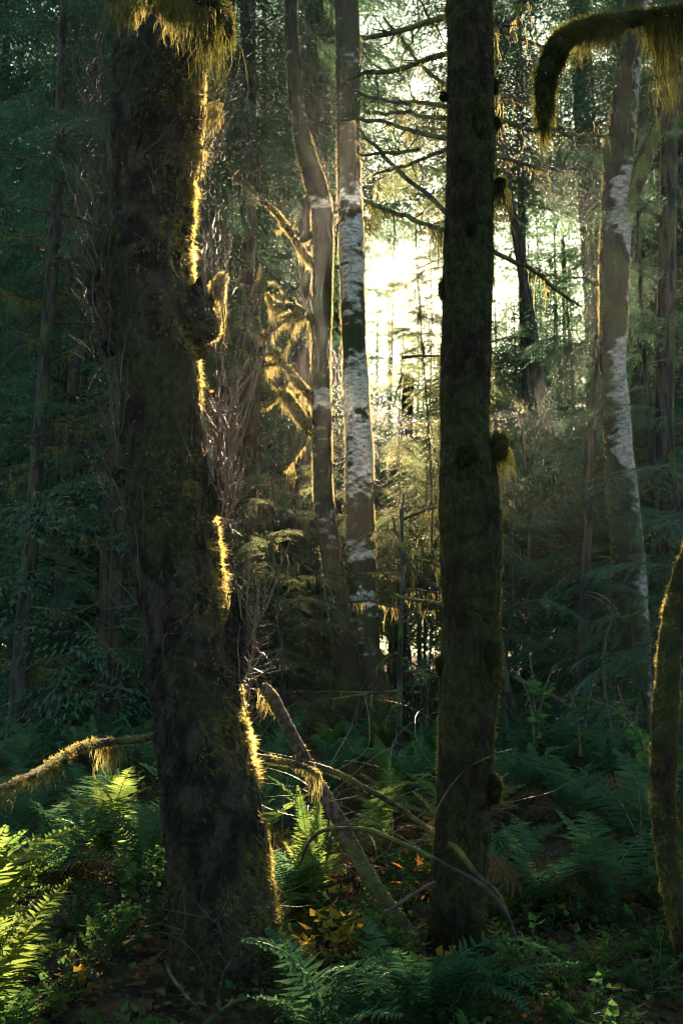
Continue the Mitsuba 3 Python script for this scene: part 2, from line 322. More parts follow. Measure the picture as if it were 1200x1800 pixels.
# A: the big mossy maple on the left
def maple_big():
    key = thing('mossy_maple', 'thick dark mossy trunk filling the left, its right edge glowing with sunlit moss', 'tree')
    E = [(-100, 205, 380), (0, 205, 372), (200, 196, 362), (350, 200, 345), (450, 192, 340), (560, 200, 343), (650, 208, 352), (700, 212, 356), (800, 215, 366), (900, 225, 376), (1000, 236, 388),
         (1100, 247, 408), (1200, 258, 426), (1300, 268, 440), (1400, 280, 460), (1500, 288, 478), (1600, 294, 488), (1700, 298, 500), (1790, 292, 512)]
    pts, rad = px_line([((a + b) / 2, v, b - a) for v, a, b in E], 4.7)
    pts, rad = rooted(pts, rad, 1.45)
    tr = tube(pts, rad, 230, .010, .07, (9, 9, 2.6), 3, .07, .016)
    up, ur = extend_up(pts[:6], rad[:6], 13.0, .55); part(key, 'crown_stem', tube(up[:2], ur[:2] * .97, 30, .2, .08, (9, 9, 3), 3), 'm_maple_bark')
    part(key, 'trunk', tr, 'm_maple_bark')
    # burls and swollen sides
    for (u, v, w, h, n) in [(185, 470, 60, 120, 1), (195, 560, 40, 110, 1), (350, 560, 52, 100, 1), (212, 800, 36, 90, 1), (366, 860, 44, 90, 1), (418, 1130, 34, 120, 1)]:
        m = trimesh.creation.icosphere(subdivisions=4, radius=1); s = 4.7 / FPX
        vv = m.vertices * (1 + 1.1 * (meshkit.fbm(m.vertices * 2.2 + u, 5, int(v)) - .5)[:, None]) * np.array([w * .62, w * .6, h * .6]) * s
        part(key, 'burl', (vv + P(u, v, 4.66), m.faces), 'm_maple_bark')
    top = P(300, -200, 4.7)[2]
    # moss coat: thin everywhere, deep on the lit side
    p, n = sample(tr, 60000, 1, lambda p, n: (p[:, 2] < top) & (n[:, 1] < .6) & (meshkit.fbm(p * 3.0, 4, 2) + .22 * meshkit.noise(p * 80, 3) > .58) & (n[:, 0] < .5))
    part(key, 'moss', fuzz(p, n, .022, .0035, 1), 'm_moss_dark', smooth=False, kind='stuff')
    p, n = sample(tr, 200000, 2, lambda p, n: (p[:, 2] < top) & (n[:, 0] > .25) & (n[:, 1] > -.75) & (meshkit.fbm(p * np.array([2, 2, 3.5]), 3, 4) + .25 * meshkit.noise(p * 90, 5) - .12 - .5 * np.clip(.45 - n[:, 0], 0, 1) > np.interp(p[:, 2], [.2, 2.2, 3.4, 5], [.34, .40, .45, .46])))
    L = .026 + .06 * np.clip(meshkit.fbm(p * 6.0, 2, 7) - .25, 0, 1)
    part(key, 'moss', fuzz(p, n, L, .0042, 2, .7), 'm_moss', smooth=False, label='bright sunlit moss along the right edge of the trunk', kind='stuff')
    return key, tr
A, a_trunk = maple_big()

# C: the straight mossy trunk right of the middle, in front of the sun
def straight_trunk():
    key = thing('mossy_conifer', 'straight dark mossy trunk right of the middle, standing in front of the sun', 'tree')
    E = [(-100, 785, 868), (0, 783, 868), (200, 783, 870), (400, 782, 868), (500, 779, 866), (600, 776, 864), (700, 773, 862), (760, 772, 863), (800, 771, 870), (850, 771, 876), (900, 772, 880), (1000, 774, 881), (1100, 775, 880),
         (1170, 770, 882), (1250, 767, 874), (1350, 766, 867), (1450, 764, 862), (1550, 759, 856), (1650, 751, 852), (1730, 742, 862)]
    pts, rad = px_line([((a + b) / 2, v, b - a) for v, a, b in E], 5.2)
    pts, rad = rooted(pts, rad, 1.6)
    tr = tube(pts, rad, 150, .010, .05, (11, 11, 3), 6, .05, .011, (22, 22, 4.5))
    up, ur = extend_up(pts[:6], rad[:6], 24.0, .5); part(key, 'crown_stem', tube(up[:2], ur[:2] * .97, 24, .2, .06, (9, 9, 3), 3), 'm_mossy_bark')
    part(key, 'trunk', tr, 'm_mossy_bark')
    top = P(800, -200, 5.2)[2]
    p, n = sample(tr, 230000, 3, lambda p, n: (p[:, 2] < top) & (n[:, 1] < .7))
    p, n = p[:70000], n[:70000]
    part(key, 'moss', fuzz(p, n, .020 + .018 * meshkit.noise(p * 7, 3), .0032, 5, .9), 'm_moss_dark', smooth=False, kind='stuff')
    for (u, v, w, h, y) in [(777, 510, 18, 30, 5.2), (882, 782, 30, 44, 5.15), (870, 150, 16, 24, 5.2), (876, 218, 18, 20, 5.2), (882, 320, 20, 14, 5.2), (776, 168, 14, 16, 5.2), (850, 200, 26, 60, 5.07), (772, 1168, 18, 26, 5.2),
                         (868, 1150, 30, 38, 5.08), (820, 795, 34, 40, 5.05), (832, 385, 16, 40, 5.05), (872, 1385, 26, 34, 5.15)]:
        m = trimesh.creation.icosphere(subdivisions=3, radius=1); s = 5.2 / FPX
        vv = m.vertices * (1 + 1.0 * (meshkit.fbm(m.vertices * 2.2 + u, 4, int(v)) - .5)[:, None]) * np.array([w * .46, w * .46, h * .62]) * s + P(u + (3 if u < 800 else -4), v, y)
        k = part(key, 'knob', (vv, m.faces), 'm_mossy_bark')
        p, n = sample((vv, m.faces), 1800, int(u + v))
        part(k, 'moss', fuzz(p, n, .028, .004, 8, .8), 'm_moss_dark', smooth=False, kind='stuff')
        if u in (882,):
            b = p[n[:, 2] < .2][:260]
            part(k, 'hanging_moss', strands(b, np.random.default_rng(int(v)).uniform(.04, .19 if v > 500 else .26, len(b)), .003, .1, 4, int(v)), 'm_moss_dark', smooth=False, kind='stuff')
    return key, tr
C, c_trunk = straight_trunk()

# alders
YB = 15.0
def alder(bk, label, rows, Y, top, seed, moss_to, moss_m='m_moss_green', sides=40):
    key = thing('alder_tree', label, 'tree')
    pts, rad = px_line(rows, Y, .92 if bk == 'm_alder_shade' else 1.0); pts, rad = extend_up(pts, rad, top, .45); pts, rad = rooted(pts, rad, 1.35)
    tr = tube(pts, rad, sides, .05, .05, (7, 7, 4), seed, .05)
    part(key, 'trunk', tr, bk)
    hi = P(600, -100, Y)[2]
    p, n = sample(tr, 60000, seed, lambda p, n: (p[:, 2] < hi) & (n[:, 1] < .8) & (meshkit.fbm(p * 2.2, 3, seed) + .32 * np.clip((moss_to - p[:, 2]) / 1.2, -.55, .8) > .56))
    part(key, 'moss', fuzz(p, n, .035, .008, seed, .6), moss_m, smooth=False, kind='stuff')
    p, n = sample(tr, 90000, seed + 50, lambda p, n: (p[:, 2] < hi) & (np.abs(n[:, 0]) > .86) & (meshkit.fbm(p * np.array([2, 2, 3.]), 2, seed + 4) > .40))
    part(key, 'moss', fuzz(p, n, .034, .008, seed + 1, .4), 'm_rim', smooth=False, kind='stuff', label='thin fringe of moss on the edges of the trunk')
    return key, tr
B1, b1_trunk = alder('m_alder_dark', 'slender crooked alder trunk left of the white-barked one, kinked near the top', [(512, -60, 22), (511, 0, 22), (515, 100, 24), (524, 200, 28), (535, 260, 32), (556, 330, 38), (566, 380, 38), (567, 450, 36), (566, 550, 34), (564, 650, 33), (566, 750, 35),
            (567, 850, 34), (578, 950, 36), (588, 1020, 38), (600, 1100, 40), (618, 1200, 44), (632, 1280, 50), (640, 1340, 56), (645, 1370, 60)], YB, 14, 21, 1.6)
B2, b2_trunk = alder('m_alder_white', 'pale white-barked alder trunk just left of the bright gap', [(607, -60, 42), (608, 0, 42), (612, 130, 44), (612, 250, 40), (616, 400, 44), (619, 500, 43), (622, 600, 42), (626, 700, 46), (631, 800, 48), (633, 900, 50), (635, 1000, 52), (638, 1100, 54),
            (644, 1180, 62), (655, 1250, 72), (660, 1320, 82), (662, 1370, 92)], YB + .3, 18, 33, 1.9)
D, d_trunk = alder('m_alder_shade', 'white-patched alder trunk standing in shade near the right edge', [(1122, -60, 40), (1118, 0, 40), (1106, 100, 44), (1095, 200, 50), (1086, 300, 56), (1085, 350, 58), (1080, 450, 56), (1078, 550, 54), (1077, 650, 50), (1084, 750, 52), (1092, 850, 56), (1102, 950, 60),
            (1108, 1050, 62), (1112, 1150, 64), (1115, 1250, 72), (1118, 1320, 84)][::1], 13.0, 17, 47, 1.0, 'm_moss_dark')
# fork limb of the right alder
pts, rad = px_line([(1190, 160, 22), (1168, 205, 24), (1140, 260, 26), (1122, 310, 30), (1100, 370, 26)], 12.9)
part(D, 'limb', tube(pts, rad, 12, .06, .1, (8, 8, 8), 4), 'm_branch_bark')

# E: the leaning mossy trunk at the right edge with its hanging limb
def vine_maple():
    key = thing('vine_maple', 'leaning mossy trunk at the right edge whose drooping limb hangs over the upper right', 'tree')
    rows = [(1290, -60, 40), (1325, 250, 44), (1330, 480, 46), (1300, 700, 50), (1262, 850, 52), (1230, 950, 56), (1206, 1010, 56), (1194, 1050, 54), (1183, 1100, 50), (1172, 1200, 52), (1167, 1300, 54), (1165, 1400, 50), (1172, 1500, 48), (1190, 1600, 48), (1215, 1700, 50), (1240, 1800, 56)]
    pts, rad = px_line(rows, 4.9, .8); pts, rad = rooted(pts, rad, 1.3)
    tr = tube(pts, rad, 40, .03, .08, (10, 10, 4), 9, .08)
    part(key, 'trunk', tr, 'm_mossy_bark')
    p, n = sample(tr, 60000, 12, lambda p, n: meshkit.fbm(p * 3, 3, 2) > .33)
    part(key, 'moss', fuzz(p, n, .020, .004, 3, .8), 'm_moss_dark', smooth=False, kind='stuff')
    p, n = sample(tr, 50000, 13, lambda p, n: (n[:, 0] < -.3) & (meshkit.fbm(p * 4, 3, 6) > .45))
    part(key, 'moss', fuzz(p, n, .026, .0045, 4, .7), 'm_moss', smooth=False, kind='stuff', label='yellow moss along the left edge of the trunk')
    LR = [(1300, 10, 34), (1230, 22, 34), (1150, 28, 32), (1080, 40, 34), (1020, 54, 36), (985, 76, 40), (964, 112, 38), (957, 150, 34), (955, 190, 24), (956, 218, 12)]
    lp = np.array([P(u, v, 4.9 - .05 * i) for i, (u, v, w) in enumerate(LR)]); lr = np.array([w / 2 * depth(q) / FPX for q, (u, v, w) in zip(lp, LR)])
    lm = tube(lp, lr * .8, 30, .02, .26, (11, 11, 11), 5, .2)
    k = part(key, 'limb', lm, 'm_mossy_bark')
    p, n = sample(lm, 26000, 5)
    part(k, 'moss', fuzz(p, n, .042, .004, 6, .7), 'm_moss_dark', smooth=False, kind='stuff')
    p, n = sample(lm, 9000, 6, lambda p, n: (n[:, 2] < .1))
    clump = meshkit.noise(p * np.array([9, 2, 9]), 3)
    sel = clump > .36; p, clump = p[sel], clump[sel]
    Ls = np.where(p[:, 2] > np.percentile(p[:, 2], 30), .06 + .85 * np.clip(clump - .36, 0, 1), .03 + .12 * clump) * np.random.default_rng(3).uniform(.3, 1.5, len(p))
    part(k, 'hanging_moss', strands(p, Ls, .0035, .05, 5, 9, .02), 'm_moss_dark', smooth=False, kind='stuff', label='dark moss strands hanging from the limb')
    return key
Ekey = vine_maple()

# ------------------------------------------------------------------ branches, with or without hanging moss
def branch(parent, rows, Y, m='m_branch_bark', name='branch', Yend=None, moss=0, drape=0.0, seed=0, sub=0, moss_m='m_moss', hang_m='m_hanging', taper=None, wob=.03, hw=.006):
    pts, rad = px_line(rows, Y)
    if Yend is not None:
        k = np.linspace(0, 1, len(pts)); pts = CAM + (pts - CAM) * (1 + (Yend / Y - 1) * k)[:, None]; rad = rad * (1 + (Yend / Y - 1) * k)
    g = np.random.default_rng(seed + 100)
    pts, rad = resample(pts, rad, .12)
    pts = pts + np.cumsum(g.normal(0, wob * .3, pts.shape), 0) * np.linspace(0, 1, len(pts))[:, None] * .5
    bm = tube(pts, rad, 8, .06, .12, (12, 12, 12), seed)
    ms = [bm]
    tw = []
    for i in range(sub):
        j = int(g.integers(len(pts) // 4, len(pts))); o = pts[j]; d = unit(pts[-1] - pts[0]) * g.uniform(.2, 1) + unit(g.normal(0, 1, 3)) * .7 + np.array([0, 0, g.uniform(-.6, .2)])
        l = g.uniform(.2, .7) * rad[j] * 25; d = unit(d)
        q = o + d * np.linspace(0, l, 5)[:, None] + np.cumsum(g.normal(0, .05 * l, (5, 3)), 0) * np.array([0, 1, 1, 1, 1])[:, None]
        tw.append((q, tube(q, np.linspace(rad[j] * .45, .002, 5), 5)))
    k = part(parent, name, cat([bm] + [t[1] for t in tw]), m)
    allm = cat([bm] + [t[1] for t in tw])
    if moss:
        p, n = sample(bm, moss, seed, lambda p, n: meshkit.fbm(p * 5, 2, seed) > .38)
        part(k, 'moss', fuzz(p, n, .014 + .5 * rad.mean(), .0012 * depth(pts.mean(0)) , seed, .4), moss_m, smooth=False, kind='stuff')
    if drape:
        p, n = sample(allm, int(drape), seed + 1, lambda p, n: n[:, 2] < .5)
        c = meshkit.noise(p * np.array([5, 3, 5.]) + seed, seed); s = c > .35; p, c = p[s], c[s]
        Ls = (.03 + 1.3 * np.clip(c - .35, 0, 1) ** 1.3) * g.uniform(.25, 1.25, len(p)) * DRAPE
        part(k, 'hanging_moss', strands(p, Ls, hw, .05, 4, seed, .03), hang_m, smooth=False, kind='stuff')
    return k, pts
DRAPE = .55

# C's dead limbs, dark against the glow
for i, (rows, Yb, Ye) in enumerate([
    ([(790, 92, 16), (745, 106, 15), (690, 122, 13), (635, 128, 10), (600, 150, 6)], 5.3, 6.4), ([(790, 26, 18), (740, 44, 15), (690, 66, 14), (640, 80, 10)], 5.3, 6.3),
    ([(790, 190, 14), (740, 176, 11), (690, 170, 9), (640, 150, 7)], 5.3, 7.0), ([(790, 244, 14), (740, 232, 12), (690, 214, 10), (640, 202, 9), (590, 196, 6)], 5.3, 7.2),
    ([(790, 208, 13), (730, 202, 11), (690, 194, 10), (630, 188, 8)], 5.3, 7.6), ([(788, 380, 12), (755, 345, 12), (720, 315, 11), (690, 282, 10), (660, 250, 9), (636, 225, 7)], 5.3, 7.0),
    ([(786, 405, 12), (745, 392, 11), (700, 376, 11), (645, 352, 8)], 5.3, 7.2), ([(788, 262, 11), (750, 274, 10), (700, 288, 8), (640, 300, 6)], 5.3, 7.0), ([(735, 262, 9), (700, 270, 10), (660, 278, 8), (620, 284, 5)], 6.0, 6.8),
    ([(860, 205, 14), (920, 222, 12), (980, 236, 11), (1040, 240, 9), (1075, 256, 6)], 5.3, 6.9), ([(860, 268, 14), (905, 285, 12), (950, 298, 11), (1000, 306, 9), (1052, 322, 6)], 5.3, 6.6),
    ([(860, 440, 14), (900, 458, 12), (945, 478, 11), (985, 510, 9), (1032, 540, 6)], 5.3, 6.6), ([(860, 55, 16), (890, 40, 14), (915, 18, 12), (935, -8, 9)], 5.3, 6.0), ([(862, 48, 13), (905, 66, 10), (960, 84, 8), (1010, 90, 5)], 5.3, 6.8),
    ([(860, 160, 12), (910, 172, 9), (970, 186, 7)], 5.3, 6.6), ([(786, 150, 11), (750, 120, 9), (715, 70, 8), (690, 20, 6)], 5.4, 7.2), ([(786, 1040, 13), (750, 1020, 11), (715, 985, 10), (700, 940, 8), (690, 900, 5)], 5.3, 6.5),
    ([(784, 1065, 12), (740, 1052, 10), (690, 1040, 7)], 5.3, 6.6), ([(782, 1000, 9), (745, 985, 7), (715, 990, 5)], 5.3, 6.4)]):
    branch(C, [(u, v, w * .66) for u, v, w in rows], Yb, Yend=Ye, seed=i, sub=9, wob=.06, moss=350, drape=900 if i == 6 else 60, moss_m='m_moss_dark', hw=.004)

# A's mossy limbs: the crest of moss over its top, the low branch to the left, the stub to the right
k, q = branch(A, [(400, 70, 26), (388, 36, 40), (368, 8, 46), (335, -12, 50), (290, -28, 52), (240, -22, 50), (190, -30, 46), (120, -60, 44)], 4.62, name='limb', Yend=3.45, seed=41, moss=5000, wob=0, moss_m='m_moss_dark')
g = np.random.default_rng(4)
for (u, v, Y, su, n, lo, hi, m, lab) in [(232, 4, 3.6, 15, 520, .05, .14, 'm_hanging', None), (318, 6, 3.95, 42, 1900, .04, .14, 'm_hanging', 'pale moss curtain draped across the top of the trunk'), (345, 18, 4.15, 16, 420, .03, .10, 'm_hanging', None),
                                       (369, 22, 4.3, 4, 330, .2, .52, 'm_moss_dark', 'long tapering moss beard hanging by the upper right of the trunk'), (398, 14, 4.52, 5, 260, .08, .30, 'm_moss_dark', None), (375, 190, 4.55, 8, 160, .03, .12, 'm_hanging', None)]:
    wide = u == 318
    c = np.array([P(u + x, v + .30 * x * wide + y, Y + d + .006 * x * wide) for x, y, d in zip(g.uniform(-su, su, n) if wide else g.normal(0, su, n), g.normal(0, 7, n), g.normal(0, .03, n))])
    d = np.abs((c - c.mean(0)) @ RIGHT) / (su * Y / FPX * 2)
    Ls = g.uniform(lo, hi, n) * np.clip(1.2 - d, .3, 1) if m == 'm_moss_dark' else g.uniform(lo, hi, n) * (0.05 + 2.1 * meshkit.noise(c * 10, 2) ** 1.5)
    part(k, 'hanging_moss', strands(c, Ls, .0038, .06, 5, int(u)), m, smooth=False, kind='stuff', label=lab)
k, q = branch(A, [(275, 1292, 15), (240, 1300, 14), (200, 1304, 15), (150, 1312, 15), (110, 1332, 14), (60, 1362, 13), (10, 1386, 12), (-40, 1408, 11)], [4.75, 4.85, 4.88, 4.65, 4.4, 4.08, 3.76, 3.5], name='limb', seed=51, moss=3600, drape=0, wob=.01)
p = np.array([P(u, v, 4.86) for u, v in [(190 + x, 1316) for x in g.normal(0, 12, 140)]]); part(k, 'hanging_moss', strands(p, g.uniform(.03, .14, 140), .004, .08, 4, 1), 'm_hanging', smooth=False, kind='stuff')
p = np.array([P(u, 1385 - (u - 0) * .44 + 8, 3.70 + u * .0063) for u in g.uniform(10, 110, 150)]); part(k, 'hanging_moss', strands(p, g.uniform(.01, .075, 150), .004, .1, 4, 2, .08), 'm_hanging', smooth=False, kind='stuff')
k, q = branch(A, [(440, 1330, 14), (470, 1334, 13), (505, 1340, 12), (540, 1350, 9), (560, 1362, 8)], 4.75, name='limb', Yend=5.2, seed=52, moss=1800, drape=700, wob=.01, hw=.004)
for (rows, s) in [([(380, 520, 22), (386, 500, 22), (392, 485, 14)], 54), ([(350, 600, 14), (380, 580, 12), (385, 560, 8)], 55), ([(400, 940, 5), (430, 938, 5), (470, 945, 4), (520, 985, 4), (560, 1010, 3), (590, 1060, 2)], 56)]:
    branch(A, rows, 4.68, seed=s, moss=1800 if s < 56 else 0, drape=160 if s < 56 else 40, wob=.01, hw=.004)
# shoots sprouting from A
def shoots(parent, spots, seed, m):
    g = np.random.default_rng(seed)
    for (u, v, du, dv, n, su, sv, lean) in spots:
        for i in range(n):
            a, b = u + g.normal(0, su), v + g.normal(0, sv); Y = 4.62 + g.normal(0, .10)
            l = g.uniform(.35, 1.1); e = (a + du * l + g.normal(0, lean), b + dv * l)
            mid = ((a + e[0]) / 2 + g.normal(0, 8), (b + e[1]) / 2 + g.normal(0, 8))
            pts = np.array([P(a, b, Y), P(*mid, Y + g.normal(0, .03)), P(*e, Y + g.normal(0, .1))])
            w = g.uniform(.0022, .0042)
            pts, rad = resample(pts, np.array([w, w * .8, w * .35]), .06)
            pts = pts + g.normal(0, .003, pts.shape)
            ms = [tube(pts, rad, 4)]
            if g.uniform() < .5:
                j = len(pts) // 2; d = unit(pts[-1] - pts[0] + g.normal(0, .2, 3)); q = pts[j] + d * np.linspace(0, g.uniform(.08, .3), 4)[:, None]
                ms.append(tube(q, np.linspace(w * .7, w * .3, 4), 4))
            part(parent, 'shoot', cat(ms), m)
shoots(A, [(395, 860, 34, -300, 9, 12, 25, 46), (385, 800, 26, -270, 10, 12, 30, 40), (410, 730, 90, -250, 7, 10, 20, 40), (380, 540, 25, -260, 8, 10, 20, 30), (400, 900, 14, -130, 12, 14, 15, 24), (430, 1120, 20, -210, 8, 12, 30, 30), (440, 1200, 5, -160, 6, 10, 30, 22),
           (355, 300, 60, -190, 10, 10, 30, 30), (372, 830, -8, -160, 10, 8, 20, 18)], 1, 'm_red_twig')
shoots(A, [(190, 330, -55, -230, 10, 12, 60, 40), (172, 500, -40, -200, 10, 12, 50, 36), (205, 700, -40, -190, 8, 10, 60, 34), (215, 850, -45, -170, 8, 8, 40, 30), (240, 1060, -40, -170, 6, 8, 40, 26), (290, 320, 10, -150, 6, 40, 60, 60), (185, 150, -40, -130, 8, 10, 30, 30)], 2, 'm_twig')
def tangle(parent, spots, seed, m):
    g = np.random.default_rng(seed); ms = []
    for (u, v, su, sv, n, Y, up) in spots:
        for i in range(n):
            a, b = u + g.normal(0, su), v + g.normal(0, sv); l = g.uniform(20, 110); an = math.radians(g.normal(90, 55) if up else g.uniform(0, 360)); y = Y + g.normal(0, .06)
            pts = np.array([P(a, b, y), P(a + l * .5 * math.cos(an) + g.normal(0, 8), b - l * .5 * math.sin(an) + g.normal(0, 6), y + g.normal(0, .03)), P(a + l * math.cos(an) + g.normal(0, 10), b - l * math.sin(an), y + g.normal(0, .05))])
            w = g.uniform(.0009, .0022); pts, rad = resample(pts, np.array([w, w * .8, w * .4]), .07); ms.append(tube(pts, rad, 3))
    part(parent, 'twig_tangle', cat(ms), m, kind='stuff')
tangle(A, [(172, 260, 16, 110, 190, 4.66, 1), (175, 500, 16, 60, 170, 4.62, 1), (200, 620, 10, 60, 60, 4.6, 1), (210, 820, 9, 60, 80, 4.6, 1), (370, 560, 16, 40, 70, 4.6, 1), (385, 840, 12, 60, 120, 4.62, 1), (362, 250, 16, 50, 130, 4.58, 1), (425, 1120, 12, 60, 90, 4.62, 1), (300, 250, 40, 70, 40, 4.42, 0), (280, 480, 40, 60, 24, 4.42, 0), (280, 840, 45, 40, 40, 4.42, 0), (330, 1150, 50, 70, 24, 4.42, 0), (400, 1650, 60, 60, 60, 4.36, 1)], 77, 'm_twig')
tangle(A, [(395, 840, 12, 60, 90, 4.64, 1), (375, 430, 14, 60, 50, 4.64, 1), (440, 1200, 10, 60, 50, 4.66, 1)], 78, 'm_red_twig')
# dead leaves caught on A
g = np.random.default_rng(9)
for (u, v, m) in [(326, 8, 0), (372, 925, 0), (365, 935, 0), (345, 1168, 0), (290, 830, 1), (350, 705, 0), (362, 712, 1), (352, 800, 0), (338, 545, 1), (384, 806, 1), (356, 1440, 1), (372, 690, 0), (296, 1660, 1)]:
    o = P(u, v, 4.7 - (.23 if u < 350 else .02)); s = g.uniform(.018, .032)
    part(A, 'dead_leaf', leaves(*MAPLE, o[None], g.normal(0, 1, (1, 3)), g.normal(0, 1, (1, 3)), np.array([[s, s, s]])), ['m_leaf_orange', 'm_leaf_brown'][m], smooth=False)

# B1's moss-draped limbs reaching left into the light
for i, (rows, Ye, dr_) in enumerate([([(556, 470, 14), (530, 440, 13), (505, 400, 12), (480, 370, 10), (440, 330, 8), (395, 280, 6)], 10.0, 1500), ([(556, 565, 15), (530, 548, 15), (510, 540, 14), (482, 538, 12), (462, 520, 5)], 10.2, 2600), ([(556, 705, 14), (525, 672, 14), (500, 640, 13), (478, 612, 10), (470, 590, 6)], 10.2, 2800),
                                ([(560, 770, 18), (530, 740, 20), (500, 700, 16), (480, 690, 10)], 10.5, 1500)]):
    branch(B1, rows, YB, Yend=Ye + YB - 11, seed=60 + i, sub=7, moss=1400, drape=dr_ * 1.5, hw=.009, wob=.09)

# ------------------------------------------------------------------ conifers
MISSING = []
def conifer(label, base, H, r0, zc, blen, dens, gids, group=None, rows=None, Y=None, name='conifer_tree', dead=0, zmax=None, seed=0, bark_m='m_conifer_bark', lean=(0, 0), keep_gap=.05, spray=False, az0=None, moss=0, step=.3):
    key = thing(name, label, 'tree', group)
    g = np.random.default_rng(seed + 1000)
    if group and base is not None: POS[key] = (base[0], base[1], 2.5)
    if rows:
        pts, rad = px_line(rows, Y)
        base = pts[-1][:2]
        pts, rad = rooted(pts, rad, 1.3)
        up = unit(pts[0] - pts[2]); hh = H - pts[0][2]
        if hh > 1: pts = np.vstack([pts[0] + up * hh, pts]); rad = np.r_[.03, rad]
    else:
        z0 = float(ground_z(*base))
        k = np.linspace(0, 1, 9)[::-1]
        pts = np.stack([base[0] + lean[0] * H * k + .10 * np.sin(k * 7 + seed), base[1] + lean[1] * H * k + .10 * np.cos(k * 5 + seed), z0 - .25 + (H + .25) * k], 1); rad = r0 * (1 - .93 * k) * (1 + .35 * np.exp(-k * 40))
    tr = tube(pts, rad, 16 if depth(pts[-1]) < 25 else 10, step, .09, (6, 6, 1.5), seed, .04)
    part(key, 'trunk', tr, bark_m)
    order = np.argsort(pts[:, 2]); zs, xy, rs = pts[order, 2], pts[order, :2], rad[order]
    at = lambda z: np.array([np.interp(z, zs, xy[:, 0]), np.interp(z, zs, xy[:, 1]), z])
    spots = []
    z = zc
    while z < H:
        f = (z - zc) / (H - zc)
        for _ in range(dens):
            az = g.uniform(0, 2 * np.pi) if az0 is None else g.normal(az0, .8)
            l = blen * (1 - f) ** .6 * g.uniform(.55, 1.2) + .35
            o = at(z + g.uniform(-.15, .15)); pi_ = g.uniform(-.30, .12) + .35 * f
            c = o + np.array([math.cos(az), math.sin(az), -.15]) * l * .6
            tip = o + np.array([math.cos(az), math.sin(az), -.2]) * l
            gg = [in_gap(q, .12 + .11 * l) for q in (o, .5 * (o + c), c, .5 * (c + tip), tip)]
            if spray:
                aa = [gap_offset(q) for q in (o, c, tip)]
                if any(-2.1 < a_ < -.22 and -1.8 < b_ < 3.1 for a_, b_ in aa) and g.uniform() < .97: continue
                gg = []
            if 1 in gg and g.uniform() > keep_gap * .22: continue
            if (2 in gg or 3 in gg) and g.uniform() > (.4 if 2 in gg else .24): continue
            if c[1] < 6.5 and abs(c[0] - .0) < .5 * max(c[1], 0) + .6 and -1 < c[1] and c[2] < 5.5: continue
            spots.append((o, az, pi_, g.normal(0, .25), l / BL[gids[0]]))
        z += g.uniform(.24, .44) * (1 + .4 * f) * (1.6 if gids[0] in FAR else 1)
    seen = lambda p: p[2] < 3.0 + .74 * p[1] and abs(p[0]) < .36 * p[1] + 1.5
    dress(key, gids, [q for q in spots if seen(q[0])])
    if gids[0] not in CANOPY: dress(key, CANOPY, [(*q[:4], q[4] * BL[gids[0]] / 3.2) for q in spots if not seen(q[0]) and (gids[0] in FAR or g.uniform() < .5)][::2 if gids[0] in FAR else 1], 'crown')
    for i in range(dead):
        zz = g.uniform(.8, min(zc + 3, 9)); az = g.uniform(0, 2 * np.pi); l = g.uniform(.6, 2.0); o = at(zz)
        k = np.linspace(0, 1, 6)
        q = o + np.outer(k * l, [math.cos(az), math.sin(az), 0]) + np.outer(k ** 2 * l, [0, 0, g.uniform(-.5, .2)]) + np.cumsum(g.normal(0, .02 * l, (6, 3)), 0) * (k > 0)[:, None]
        if in_gap(q[3]) and g.uniform() > .3: continue
        bm = tube(q, np.linspace(.02, .004, 6), 5)
        kk = part(key, 'branch', bm, 'm_branch_bark')
        if moss:
            p, n = sample(bm, moss, int(seed * 50 + i), None); c = meshkit.noise(p * 5., i)
            part(kk, 'hanging_moss', strands(p, (.02 + .5 * np.clip(c - .4, 0, 1)) * g.uniform(.4, 1.3, len(p)), .010, .06, 3, i), 'm_hanging', smooth=False, kind='stuff')
    return key
BL = {**{k: 2.0 for k in FINE}, **{k: 2.4 for k in COARSE}, **{k: 3.2 for k in CANOPY}, **{k: 1.6 for k in CEDAR}, **{k: 2.8 for k in FAR}}

conifer('grey fluted conifer trunk standing right behind the crooked alder', None, 26, 0, 6.5, 2.6, 2, FINE, rows=[(566, -60, 42), (563, 0, 44), (556, 250, 45), (547, 500, 46), (535, 750, 46), (528, 900, 47), (520, 1150, 50), (516, 1270, 56)], Y=21.0, dead=14, seed=1, moss=160)
conifer('thin dark trunk leaning through the gloom near the left edge', None, 20, 0, 6.0, 2.0, 2, FINE, rows=[(114, -60, 13), (112, 0, 14), (102, 300, 19), (88, 520, 22), (70, 750, 24), (55, 950, 26), (38, 1150, 30), (28, 1290, 36)], Y=14.0, dead=26, seed=2, moss=120)
conifer('straight dark trunk in the gloom touching the left side of the thick mossy trunk', None, 22, 0, 7.5, 2.0, 2, FINE, rows=[(222, 560, 22), (216, 760, 26), (208, 950, 28), (202, 1120, 30), (196, 1290, 38)], Y=15.0, dead=18, seed=3, moss=120)
conifer('hazy grey conifer trunk left of the white-patched alder', None, 27, 0, 12.0, 2.6, 2, COARSE, rows=[(1015, -60, 34), (1022, 100, 36), (1032, 300, 38), (1044, 500, 40), (1050, 640, 42), (1056, 900, 46), (1060, 1190, 52)], Y=26.0, seed=4, dead=8)
conifer('crooked thin trunk leaning in the bright haze right of the sun', None, 13.5, 0, 9.6, 1.2, 1, COARSE, rows=[(886, 270, 12), (894, 340, 14), (905, 400, 16), (922, 500, 20), (932, 580, 22), (942, 650, 23), (958, 740, 24), (978, 860, 26), (1000, 1020, 28), (1015, 1190, 30), (1016, 1230, 34)], Y=20.0, seed=5, dead=18, moss=120)
